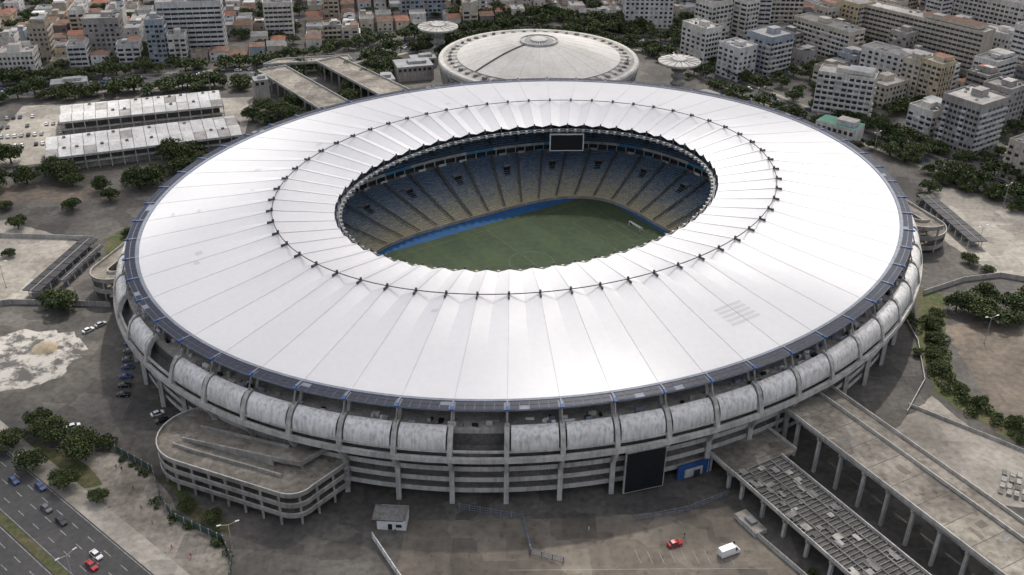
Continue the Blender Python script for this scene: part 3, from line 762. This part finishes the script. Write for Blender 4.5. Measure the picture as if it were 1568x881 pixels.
NBD=[
(-262,628,r12,22,14,24,4),(-208,637,r12,40,15,33,2),(-161,676,r12,19,14,23,0),(-243,616,r12,14,10,11,5),(-300,588,r12,20,14,14,0),
(-68,732,r12,32,14,27,7),(-30,745,r12,14,14,20,0),(94,712,0,34,16,36,5),(118,628,r35,13,22,24,0),(136,600,r35,15,18,20,2),(158,612,r35,20,20,24,7),
(205,650,-math.radians(55),46,15,20,1),(229,690,-math.radians(55),30,18,26,8),(268,650,-math.radians(50),86,14,25,1),(183,532,-math.radians(25),30,14,25,0),
(236,585,-math.radians(50),56,15,19,5),(236,490,r35,24,22,27,4),(266,522,r35,18,16,23,4),(222,508,r35,17,15,15,5),
(250,446,r35,20,18,20,3),(160,700,0,34,16,38,2),(332,700,-math.radians(50),52,16,27,0),(290,590,r35,22,15,17,2),(300,545,-math.radians(50),34,15,14,8),(190,585,r35,16,12,12,6),
(214,555,r35,20,14,13,1),(275,480,r35,22,17,14,0),(320,640,-math.radians(50),38,16,18,5),(132,668,r35,18,16,30,0),(190,715,0,26,15,30,1)]
for i,b in enumerate(NBD):
    block('apartment_building',*b[:7],alt=('w%d'%random.choice([0,5,2,4]) if i not in(1,) else 'w8'),roofk=random.choice(['roofg','roofl']))
mb=MB(); mb.box(0,0,0,9,22,12,0,'w5','green'); mb.box(4,0,9,11.5,10,7,0,'w2','roofl')
for i in range(7): mb.poly([(-10+i*3,-6.03,5),(-8.2+i*3,-6.03,5),(-8.2+i*3,-6.03,7),(-10+i*3,-6.03,7)],'glass')
mb.obj('green_roof_building',None,False,(172,498,0),-math.radians(40))
CITY=[(-700,440),(-420,534),(-330,564),(-165,609),(-80,674),(28,718),(112,670),(145,600),(180,543),(222,482),(270,417),(318,325),(350,230),(360,100),(700,100),(800,1100),(-800,1100)]
def near_nbd(x,y,w):
    for b in NBD:
        dx,dy=x-b[0],y-b[1]; c,s=math.cos(b[2]),math.sin(b[2]); u=abs(dx*c+dy*s); v=abs(-dx*s+dy*c)
        if u<b[3]/2+w*.6+.5 and v<b[4]/2+w*.6+.5: return True
    return math.hypot(x-172,y-498)<18
tree_spots=[]; car_spots=[]
def fill(a,cond,su,sv,ku,kv,pm):
    c,s=math.cos(a),math.sin(a)
    for i in range(-70,70):
        for j in range(-70,70):
            x0,y0=50,650
            u=i*su;v=j*sv; x=x0+u*c-v*s; y=y0+u*s+v*c
            if y>880 or y<80 or abs(x)>.56*y+35 or not cond(x,y): continue
            if not pip(x,y,CITY): continue
            if i%ku==0 or j%kv==0:
                if R()<.58: tree_spots.append((x+U(-4,4),y+U(-4,4),U(.6,1.05)))
                elif R()<.8 and not near_nbd(x,y,4): car_spots.append((x+U(-2,2),y+U(-2,2),a if j%kv==0 else a+math.pi/2))
                continue
            if near_nbd(x,y,max(su,sv)): 
                if not near_nbd(x,y,3) and R()<.6: tree_spots.append((x,y,U(.6,.9)))
                continue
            if not all(pip(x+du,y+dv,CITY) for du,dv in((6,0),(-6,0),(0,6),(0,-6))): 
                if R()<.75: tree_spots.append((x,y,U(.6,1)))
                continue
            q=R(); w=su-U(.2,1.5); d=sv-U(.2,2)
            if q<.10: tree_spots.append((x,y,U(.8,1.2))); tree_spots.append((x+5,y+4,U(.6,1.0)));continue
            if q<.10+pm: block('apartment_building',x,y,a+U(-.03,.03),w,d,U(9,19) if R()<.75 else U(20,36),random.choice([0,1,2,3,4,5,5,6,7,8,9]),alt='w%d'%random.randint(0,8),roofk=random.choice(['roofg','roofl']),accent=random.choice([None,None,'w4','terra2','w0','w7']))
            else: house(x+U(-.5,.5),y+U(-.5,.5),a+U(-.04,.04),w*U(.8,1),d*U(.8,1),U(3.2,8.5))
fill(r12,lambda x,y:x<75,12,13.5,8,4,.13)
fill(r35,lambda x,y:x>=75,12.5,13.5,7,4,.24)
for (x,y,a,w,d,h) in ((-62,590,.3,22,16,9),(-78,572,.3,12,14,6),(-58,612,.3,16,10,6),(-260,560,.35,20,10,5),(112,548,-.9,16,10,6),(-145,548,.4,8,8,12)):
    mb=MB(); mb.box(0,0,0,h,w,d,0,'w4','mroofg'); mb.box(w*.1,0,h,h+1.6,w*.5,d*.4,0,'conc_l','mroofg')
    for i in range(int(w/3)): mb.poly([(-w/2+.6+i*3,-d/2-.03,h-3),(-w/2+2.4+i*3,-d/2-.03,h-3),(-w/2+2.4+i*3,-d/2-.03,h-1.2),(-w/2+.6+i*3,-d/2-.03,h-1.2)],'glass')
    mb.obj('service_building',None,False,(x,y,0),a)
mb=MB(); mb.box(0,0,0,3.4,8,5.5,0,'white','roofg'); mb.box(-1.0,0,3.4,3.7,8.6,6.1,0,'conc_d','roofg')
mb.poly([(-1,-2.78,.1),(.2,-2.78,.1),(.2,-2.78,2.2),(-1,-2.78,2.2)],'dark'); mb.poly([(1.2,-2.78,1),(2.8,-2.78,1),(2.8,-2.78,2.1),(1.2,-2.78,2.1)],'glass')
mb.box(0,4.5,0,2.4,7.6,.25,0,'conc_l'); mb.obj('gatehouse',None,False,(-32,205,0),-.05)
def fence(name,pl,h,k,post='conc_l',th=.2,solid=True,step=3.0):
    mb=MB()
    for i in range(len(pl)-1):
        a=Vector(pl[i]);b=Vector(pl[i+1]); L=(b-a).length
        if solid: mb.beam((*a,h/2),(*b,h/2),th,h,k)
        else:
            for q in (.12,.5,.95): mb.beam((*a,h*q),(*b,h*q),.09,.12,k)
        s=0
        while s<L:
            p=a.lerp(b,s/L); mb.box(p[0],p[1],0,h+.1,.2+th*.4,.2+th*.4,math.atan2(b[1]-a[1],b[0]-a[0]),post); s+=step
            if not solid:
                for w in range(1,4):
                    if s-step+w*step/4<L:
                        p2=a.lerp(b,(s-step+w*step/4)/L); mb.beam((*p2,.1),(*p2,h),.05,.05,k)
    mb.obj(name)
M['fgreen']=mat('fence_green',(.06,.10,.08),.7,.2,.5)
fence('perimeter_fence',[(-119,234),(-105,225),(-100,215),(-96,209),(-92,205),(-77,197),(-73,190),(-70,176)],2.3,'fgreen',solid=True,th=.12)
fence('boundary_wall',[(-37,199),(-29,186),(-20,172)],2.2,'white')
fence('metal_fence',[(-14,211),(4,207),(6,194),(15,191)],2,'steel',post='steel',solid=False)
fence('metal_fence',[(35,207),(50,211),(63,218)],2,'steel',post='steel',solid=False)
fence('boundary_wall',[(64,207),(69,200),(78,186),(90,166)],1.6,'conc_l')
fence('boundary_wall',[(-221,372),(-190,371),(-176,370)],2,'conc_l')
fence('boundary_wall',[(-240,300),(-205,312),(-188,318),(-170,318),(-150,317)],2.2,'conc')
fence('perimeter_fence',[(160,334),(180,345),(196,349),(238,334)],2.2,'conc_l')
fence('boundary_wall',[(147,322),(146,300),(140,276),(128,258)],1.2,'conc_l')
fence('boundary_wall',[(130,262),(152,244),(170,228)],1.2,'conc_l')
mb=MB(); mb.box(0,0,0,1.5,4,9,.5,'conc_l','plaza'); mb.box(0,0,1.5,2.3,2,3,.5,'mroofg'); mb.obj('utility_enclosure',None,False,(67,206,0),0)
mb=MB()
for i in range(8):
    for j in range(4): mb.box(-7+i*2.1+U(-.2,.2),-6+j*3.1+U(-.2,.2),0,.5+.4*((i*7+j*3)%3),1.3,2.3,U(-.1,.1),'roofl' if (i+j)%3 else 'roofg')
mb.obj('stacked_crates',None,False,(152,223,0),-.5)
# ------------------------------------------------------------------ trees
def treemesh(seed,Rc=5.6,H=8.2,light=.3,nq=170,clumps=22,big=1.0):
    rr=random.Random(seed); mb=MB()
    h0=H*.3
    prev=None
    for (z,r) in ((0,.42),(h0*.5,.32),(h0,.26)):
        ringp=[(r*math.cos(a*math.pi/3),r*math.sin(a*math.pi/3),z) for a in range(6)]
        if prev: mb.grid([prev,ringp],'bark',closed=True)
        prev=ringp
    for c in range(clumps):
        a=rr.uniform(0,2*math.pi); q=math.sqrt(rr.random())*Rc*.8
        z=H*.42+ (1-(q/Rc)**2)*H*.38*rr.uniform(.2,1.15)+rr.uniform(-.9,.3)
        cx,cy=q*math.cos(a),q*math.sin(a); cr=rr.uniform(1.3,2.3)
        if c<7: mb.beam((0,0,h0*.9),(cx*.8,cy*.8,z-.5),.18,.18,'bark')
        tone=rr.random()
        for k in range(nq):
            u=rr.uniform(-.5,1); th=rr.uniform(0,2*math.pi); s=math.sqrt(max(0,1-u*u)); rad=cr*rr.uniform(.65,1.12)
            p=Vector((cx+rad*s*math.cos(th)*1.15,cy+rad*s*math.sin(th)*1.15,z+rad*u*.8))
            n=Vector((rr.gauss(0,1),rr.gauss(0,1),rr.gauss(0,1)+.8)).normalized(); t=n.orthogonal().normalized(); b=n.cross(t)
            sz=rr.uniform(.15,.34)*big
            ang=rr.uniform(0,3.1); t2=t*math.cos(ang)+b*math.sin(ang); b2=n.cross(t2)
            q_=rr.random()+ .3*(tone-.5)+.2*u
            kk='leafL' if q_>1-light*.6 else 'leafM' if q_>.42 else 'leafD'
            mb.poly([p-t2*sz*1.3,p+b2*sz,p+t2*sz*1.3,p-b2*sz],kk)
    me=bpy.data.meshes.new('tree_mesh'); me.from_pydata(mb.v,[],mb.f)
    for k in mb.mats: me.materials.append(k)
    me.polygons.foreach_set('material_index',mb.m); me.update(); return me
TR=[treemesh(i,light=[.3,.45,.25,.85,.4][i]) for i in range(5)]
TRL=[treemesh(10+i,nq=60,clumps=17,light=[.25,.45,.65,.4][i],big=1.6) for i in range(4)]
def tree(x,y,s=1,far=False,k=None):
    me=random.choice(TRL if far else TR) if k is None else TR[k]
    inst('leafy_tree',me,None,(x,y,0),R()*6.28,(s*U(.85,1.15),s*U(.85,1.15),s*U(.85,1.15)))
for (x,y,s) in [(-214,432,1.4),(-220,436,1.1),(-174,422,1.3),(-168,427,1.2),(-166,453,1.5),(-158,457,1.1),(-183,409,.8),(-178,430,1.1),(-167,314,1.05),(-172,318,.8),(-212,380,.8),
  (175,318,1.3),(180,325,1.1),(189,321,1.2),(168,322,.9),(198,326,1.2),(205,322,1.0),(196,500,1.4),(196,430,.9),(190,420,.6),(200,488,1.2),(205,474,1.1),(-205,355,.5),(-226,398,.6),(-240,420,1.2),(-250,440,1.3),(-238,410,1),(-255,425,1.2),(-246,450,1.2),(-262,460,1.1),(-270,440,1.2),(-228,426,1.1),(-206,424,1.0),(-190,418,1.0),(-160,440,1.1),(-152,448,1.0),(-196,398,.8),(-245,400,1.0),(-260,395,1.1),
  (-128,518,1.3),(-137,524,1.2),(-119,510,1.1),(-142,512,1),(-112,504,.9),(-125,528,1.2),(-133,508,1.0),(-86,574,1.5),(-93,560,1.3),(-82,590,1.4),(-95,545,1.1),(-75,600,1.2),(-99,575,1.3),(-88,600,1.2),(-102,588,1.1),(-80,560,1.1),(-148,490,.7),(-152,500,.8),
  (-60,172,.8),(-68,176,.6),(188,360,.6),(192,352,.5),(206,440,.8),(214,436,.9),(225,425,1),(232,412,.9),(218,446,1.0),(-163,374,.5),(-152,372,.5),(210,330,1.1),(218,318,1.0),(183,312,.9)]:
    tree(x,y,s)
for (x,y,s) in [(-151,235,.85),(-140,239,.9),(-128,231,1.0),(-141,226,.75),(-128,218,.8),(-133,238,.8),(-122,236,.55),(-116,212,.5),(-90,209,.45),(-82,205,.5),(-155,228,.7),(-147,245,.8)]: tree(x,y,s,False,random.choice([3,3,1]))
def along(pl,off,step,jit,smin,smax,far=True,p=.85):
    for i in range(len(pl)-1):
        a=Vector(pl[i]);b=Vector(pl[i+1]);L=(b-a).length;n=Vector((-(b-a)[1],(b-a)[0])).normalized();s=0
        while s<L:
            if R()<p:
                q=a.lerp(b,s/L)+n*(off+U(-jit,jit)); tree(q[0],q[1],U(smin,smax),far)
            s+=step
along(AV,15,8,3,.8,1.3,p=.85); along(AV,-16,9,3,.7,1.4,p=.7); along(AV,-26,12,5,.7,1.2,p=.6); along(ES,11,8,2,.8,1.25,p=.85); along(ES,-10,9,2,.7,1.2,p=.7); along(ES,-17,12,3,.5,1.0,p=.5)
along([(-60,655),(-20,672),(40,680),(80,655)],0,7,6,.8,1.4,p=.9); along([(-30,640),(10,650),(50,645)],0,9,5,.7,1.2)
along([(-300,535),(-240,548),(-160,568)],0,10,5,.7,1.2,p=.75); along([(-45,715),(30,728),(90,690)],0,6,5,.9,1.4)
for x,y,s in tree_spots: tree(x,y,s,True)
def hedge(name,pl,w,h,dens=14):
    mb=MB(); rr=random
    for i in range(len(pl)-1):
        a=Vector(pl[i]);b=Vector(pl[i+1]);L=(b-a).length;n=Vector((-(b-a)[1],(b-a)[0])).normalized()
        for k in range(int(L/1.3*max(1,w/4))):
            c=a.lerp(b,rr.random())+n*rr.uniform(-w/2,w/2); cr=rr.uniform(.5,1.1)*h*.6
            for q in range(int(dens*cr*4)):
                u=rr.uniform(-.2,1);th=rr.uniform(0,6.28);s=math.sqrt(1-u*u)
                p=Vector((c[0]+cr*s*math.cos(th),c[1]+cr*s*math.sin(th),max(.1,cr*.5+cr*u*rr.uniform(.7,1.1))))
                nn=Vector((rr.gauss(0,1),rr.gauss(0,1),rr.gauss(0,1)+.6)).normalized();t=nn.orthogonal().normalized();b2=nn.cross(t);sz=rr.uniform(.14,.3)
                mb.poly([p-t*sz*1.3,p+b2*sz,p+t*sz*1.3,p-b2*sz],rr.choice(['leafD','leafM','leafM','leafL','leafL']))
    mb.obj(name)
hedge('shrub_row',[(150,318),(153,300),(146,280),(148,264),(158,250),(170,236),(185,222)],8,2.8)
hedge('shrub_row',[(-101,212),(-93,205),(-79,199),(-75,192)],3,1.8)
hedge('shrub_row',[(-165,350),(-158,365),(-152,375)],5,2)
hedge('shrub_row',[(78,190),(88,170),(96,155)],3,1.6)
hedge('shrub_row',[(-118,231),(-106,223)],2,1.5)
for (x,y,s) in [(147,283,.55),(150,270,.5),(160,252,.5),(152,300,.6),(172,238,.5),(155,309,.7),(143,292,.4),(148,290,.6),(153,262,.5),(166,246,.45),(178,230,.5),(158,316,.6)]: tree(x,y,s,False,3)
# ------------------------------------------------------------------ vehicles
def carmesh(paint,van=False):
    mb=MB()
    if van: st=[(-2.6,.88,.45,1.15,2.15,.80),(-2.5,.95,.35,1.2,2.3,.84),(1.2,.97,.32,1.2,2.32,.84),(1.5,.97,.32,1.2,2.2,.80),(2.2,.95,.32,1.15,1.25,.86),(2.7,.9,.38,.9,.98,.80),(2.78,.8,.45,.8,.86,.72)]
    else: st=[(-2.1,.78,.42,.85,.92,.70),(-2.0,.85,.32,.92,1.0,.74),(-1.65,.88,.28,.92,1.08,.72),(-1.1,.89,.26,.92,1.42,.62),(-.2,.9,.25,.92,1.48,.64),(.45,.9,.25,.92,1.4,.62),(1.1,.89,.26,.9,.98,.74),(1.8,.86,.28,.78,.86,.72),(2.1,.78,.36,.66,.72,.64)]
    rg=[[(x,-hw,zb),(x,-hw,zm),(x,-hr,zt),(x,hr,zt),(x,hw,zm),(x,hw,zb)] for x,hw,zb,zm,zt,hr in st]
    for i in range(len(rg)-1):
        c0=st[i][4]-st[i][3]>.2; c1=st[i+1][4]-st[i+1][3]>.2
        for j in range(5):
            k=paint
            if j in(1,3) and (c0 or c1): k='glass'
            if van and j in (1,3) and i<2: k=paint
            if j==2 and (c0!=c1): k='glass'
            if van and j==2 and i==3: k='glass'
            mb.poly([rg[i][j],rg[i][j+1],rg[i+1][j+1],rg[i+1][j]][::-1],k)
        mb.poly([rg[i][5],rg[i][0],rg[i+1][0],rg[i+1][5]],'dark')
    mb.poly(rg[0],paint); mb.poly(rg[-1][::-1],paint)
    xr,xf=(st[0][0],st[-1][0])
    for sy in(-1,1):
        mb.box(xr+.03,sy*.6,.6,.8,.12,.3,0,'lampred'); mb.box(xf-.1,sy*.55,.55,.7,.2,.35,0,'white')
        for wx in (xr*.62,xf*.62):
            n=12; ya,yb=sy*.74,sy*.93; A=[(wx+.32*math.cos(2*math.pi*i/n),ya,.32+.32*math.sin(2*math.pi*i/n)) for i in range(n)];Bq=[(p[0],yb,p[2]) for p in A]
            for i in range(n): mb.poly([A[i],A[(i+1)%n],Bq[(i+1)%n],Bq[i]],'tyre')
            mb.poly(Bq if sy<0 else Bq[::-1],'tyre'); mb.poly([(wx+.17*math.cos(2*math.pi*i/n),yb+sy*.01,.32+.17*math.sin(2*math.pi*i/n)) for i in range(n)],'p_silver')
        mb.box((.7 if not van else 1.75),sy*1.0,.9 if not van else 1.2,1.05 if not van else 1.45,.15,.16,0,paint)
    me=bpy.data.meshes.new('car'); me.from_pydata(mb.v,[],mb.f)
    for k in mb.mats: me.materials.append(k)
    me.polygons.foreach_set('material_index',mb.m); me.update(); return me
CARS={k:carmesh('p_'+k) for k in paints}; VAN=carmesh('p_white',True)
def car(x,y,a,c=None,name='parked_car',z=.06):
    inst(name,CARS[c or random.choice(['white','silver','black','grey','white','silver','black','blue','red' if R()<.4 else 'grey'])],None,(x,y,z),a)
car(45,198,.35,'red','red_car'); inst('white_van',VAN,None,(59,195,.06),.45,(1.15,1.15,1.15))
for (x,y,a,c) in [(-112,252,.6,'white'),(-109.5,248.5,.6,'black'),(-149,304,.9,'silver'),(-152,300,.9,'white'),(-109,191,-.68,'white'),(-136,245,.5,'white'),(-133,240,.4,'silver')]: car(x,y,a,c)
for i in range(7): car(-134+i*1.3,292-i*5.0+U(-.3,.3),.15+U(-.05,.05),random.choice(['blue','black','grey']))
for i in range(9):
    car(*hw(U(-200,100),random.choice([-1.8,-5.3,-8.8,-22,-25.4])),-.68,None,'car')
for i in range(len(AV)-1):
    for k in range(26):
        q=Vector(AV[i]).lerp(Vector(AV[i+1]),R()); d=Vector(AV[i+1])-Vector(AV[i]); n=Vector((-d[1],d[0])).normalized()*random.choice([-9,-5.5,-2,2,5.5,9]); car(q[0]+n[0],q[1]+n[1],math.atan2(d[1],d[0]),None,'car',.08)
for i in range(len(ES)-1):
    for k in range(9):
        q=Vector(ES[i]).lerp(Vector(ES[i+1]),R()); d=Vector(ES[i+1])-Vector(ES[i]); n=Vector((-d[1],d[0])).normalized()*random.choice([-5.8,-2,2,5.8]); car(q[0]+n[0],q[1]+n[1],math.atan2(d[1],d[0]),None,'car',.08)
for r in range(4):
    for i in range(22):
        if R()<.7: car(-290+i*3.1+r*3,505-r*14+i*.9,1.9+U(-.06,.06))
for x,y,a in car_spots: car(x,y,a,None,'parked_car',.02)
for i in range(14): 
    if R()<.8: car(115+i*2.6,560-i*3.6,.4)
mb=MB()
for i in range(5): mb.poly([(0+i*.1,188-.1*i-8*i,.055),(70,190-8*i-.1*i,.055),(70,190.1-8*i,.055),(0,188.1-8*i,.055)],'line')
for i in range(9):
    x=34+i*3.1; mb.poly([(x,196,.056),(x+.09,196,.056),(x+1.2,191.2,.056),(x+1.1,191.2,.056)],'line')
mb.obj('parking_bay_markings')
mb=MB(); mb.cyl(0,0,0,11,.16,.08,8,'conc_l'); mb.beam((0,0,10.9),(2.2,0,11.5),.1,.1,'conc_l'); mb.beam((0,0,10.9),(-2.2,0,11.5),.1,.1,'conc_l'); mb.beam((1.8,0,11.5),(2.9,0,11.55),.35,.15,'white'); mb.beam((-1.8,0,11.5),(-2.9,0,11.55),.35,.15,'white'); mb.cyl(0,0,0,.5,.3,.3,8,'conc')
me0=mb.obj('street_lamp',None,False,(*hw(22,-15.2),.15),.9)
for s in (-60,-25,55): inst('street_lamp',me0.data,None,(*hw(s,-15.2),.15),.9)
for (x,y,a) in [(-73,192,.4),(-178,560,0),(-150,560,.3),(196,372,.5),(232,390,1),(-195,330,.3),(170,300,.3),(-230,385,.2),(140,545,.5),(185,478,.6),(225,415,.7)]: inst('street_lamp',me0.data,None,(x,y,.02),a)
def person(name,x,y,a,shirt,z=.06):
    V_=[(0,0,.95),(0,0,1.2),(0,0,1.42),(0,0,1.53),(.02,0,1.66),(0,.19,1.40),(-.08,.24,1.12),(.05,.24,.88),(0,-.19,1.40),(.12,-.24,1.13),(.25,-.23,.93),(0,.1,.88),(.14,.1,.5),(.1,.1,.08),(.24,.1,.04),(0,-.1,.88),(-.05,-.1,.48),(-.25,-.1,.12),(-.14,-.1,.04)]
    Ed=[(0,1),(1,2),(2,3),(3,4),(2,5),(5,6),(6,7),(2,8),(8,9),(9,10),(0,11),(11,12),(12,13),(13,14),(0,15),(15,16),(16,17),(17,18)]
    Rd=[.15,.14,.13,.055,.10,.07,.05,.04,.07,.05,.04,.095,.07,.045,.04,.095,.07,.045,.04]
    me=bpy.data.meshes.new(name); me.from_pydata(V_,Ed,[]); o=inst(name,me,None,(x,y,z),a); 
    o.modifiers.new('skin','SKIN')
    for i,sv_ in enumerate(me.skin_vertices[0].data): sv_.radius=(Rd[i],Rd[i]); sv_.use_root=(i==0)
    o.modifiers.new('sub','SUBSURF').levels=1
    me.materials.append(M[shirt])
for i,(x,y) in enumerate([(-116,226),(-114,225),(-108,217),(-103,209),(-98,203),(-122,229),(-90,194),(-84,191),(48,201),(61,198),(-31,201),(22,203)]):
    person('pedestrian',x,y,U(0,6.28),random.choice(['cloth','white','cloth','p_red','p_grey']))
# ------------------------------------------------------------------ camera, light
cam=bpy.data.cameras.new('camera'); cam.sensor_width=36; cam.lens=1522.8/1568*36; cam.clip_end=9000; cam.clip_start=1
co=bpy.data.objects.new('camera',cam); COL.objects.link(co)
co.matrix_world=Matrix.Translation((0,0,195.34))@Matrix.Rotation(math.pi/2-.5273,4,'X')@Matrix.Rotation(.0134,4,'Z')
scene.camera=co
el=math.radians(54); az=math.radians(14)
sv=Vector((math.sin(az)*math.cos(el),math.cos(az)*math.cos(el),math.sin(el)))
sl=bpy.data.lights.new('sun','SUN'); sl.energy=3.5; sl.angle=math.radians(1.5); sl.color=(1,.955,.89)
so=bpy.data.objects.new('sun',sl); COL.objects.link(so); so.rotation_euler=sv.to_track_quat('Z','Y').to_euler()
def breakupmat():  # material for the added overhead sheet; its gaps shape the sunlight below
    m=bpy.data.materials.new('sun_breakup_sheet'); m.use_nodes=True; nt=m.node_tree; nt.nodes.clear(); N=nt.nodes.new; L=nt.links.new
    o=N('ShaderNodeOutputMaterial'); mx=N('ShaderNodeMixShader'); tr=N('ShaderNodeBsdfTransparent'); tl=N('ShaderNodeBsdfTranslucent'); tl.inputs[0].default_value=(.96,.955,.94,1)
    g=N('ShaderNodeNewGeometry'); n=N('ShaderNodeTexNoise'); n.inputs['Scale'].default_value=.0078; n.inputs['Detail'].default_value=3; n.inputs['Roughness'].default_value=.5; L(g.outputs['Position'],n.inputs['Vector'])
    r=N('ShaderNodeMapRange'); r.inputs[1].default_value=.44; r.inputs[2].default_value=.55; r.inputs[3].default_value=0.0; r.inputs[4].default_value=.72; L(n.outputs[0],r.inputs[0])
    L(r.outputs[0],mx.inputs[0]); L(tr.outputs[0],mx.inputs[1]); L(tl.outputs[0],mx.inputs[2]); L(mx.outputs[0],o.inputs[0]); return m
M['breakup']=breakupmat()
mb=MB(); mb.poly([(-3500,-2500,900),(3500,-2500,900),(3500,4500,900),(-3500,4500,900)],'breakup'); mb.obj('unseen_cloud_sheet')  # unseen sheet added above the view to break the sun into patches
w=bpy.data.worlds.new('World'); scene.world=w; w.use_nodes=True; nt=w.node_tree
sk=nt.nodes.new('ShaderNodeTexSky'); sk.sky_type='NISHITA'; sk.sun_disc=False; sk.sun_elevation=el; sk.sun_rotation=az; sk.air_density=.9; sk.dust_density=4
bg=nt.nodes['Background']; nt.links.new(sk.outputs[0],bg.inputs[0]); bg.inputs[1].default_value=.145
scene.view_settings.view_transform='Standard'; scene.view_settings.look='None'; scene.view_settings.exposure=0
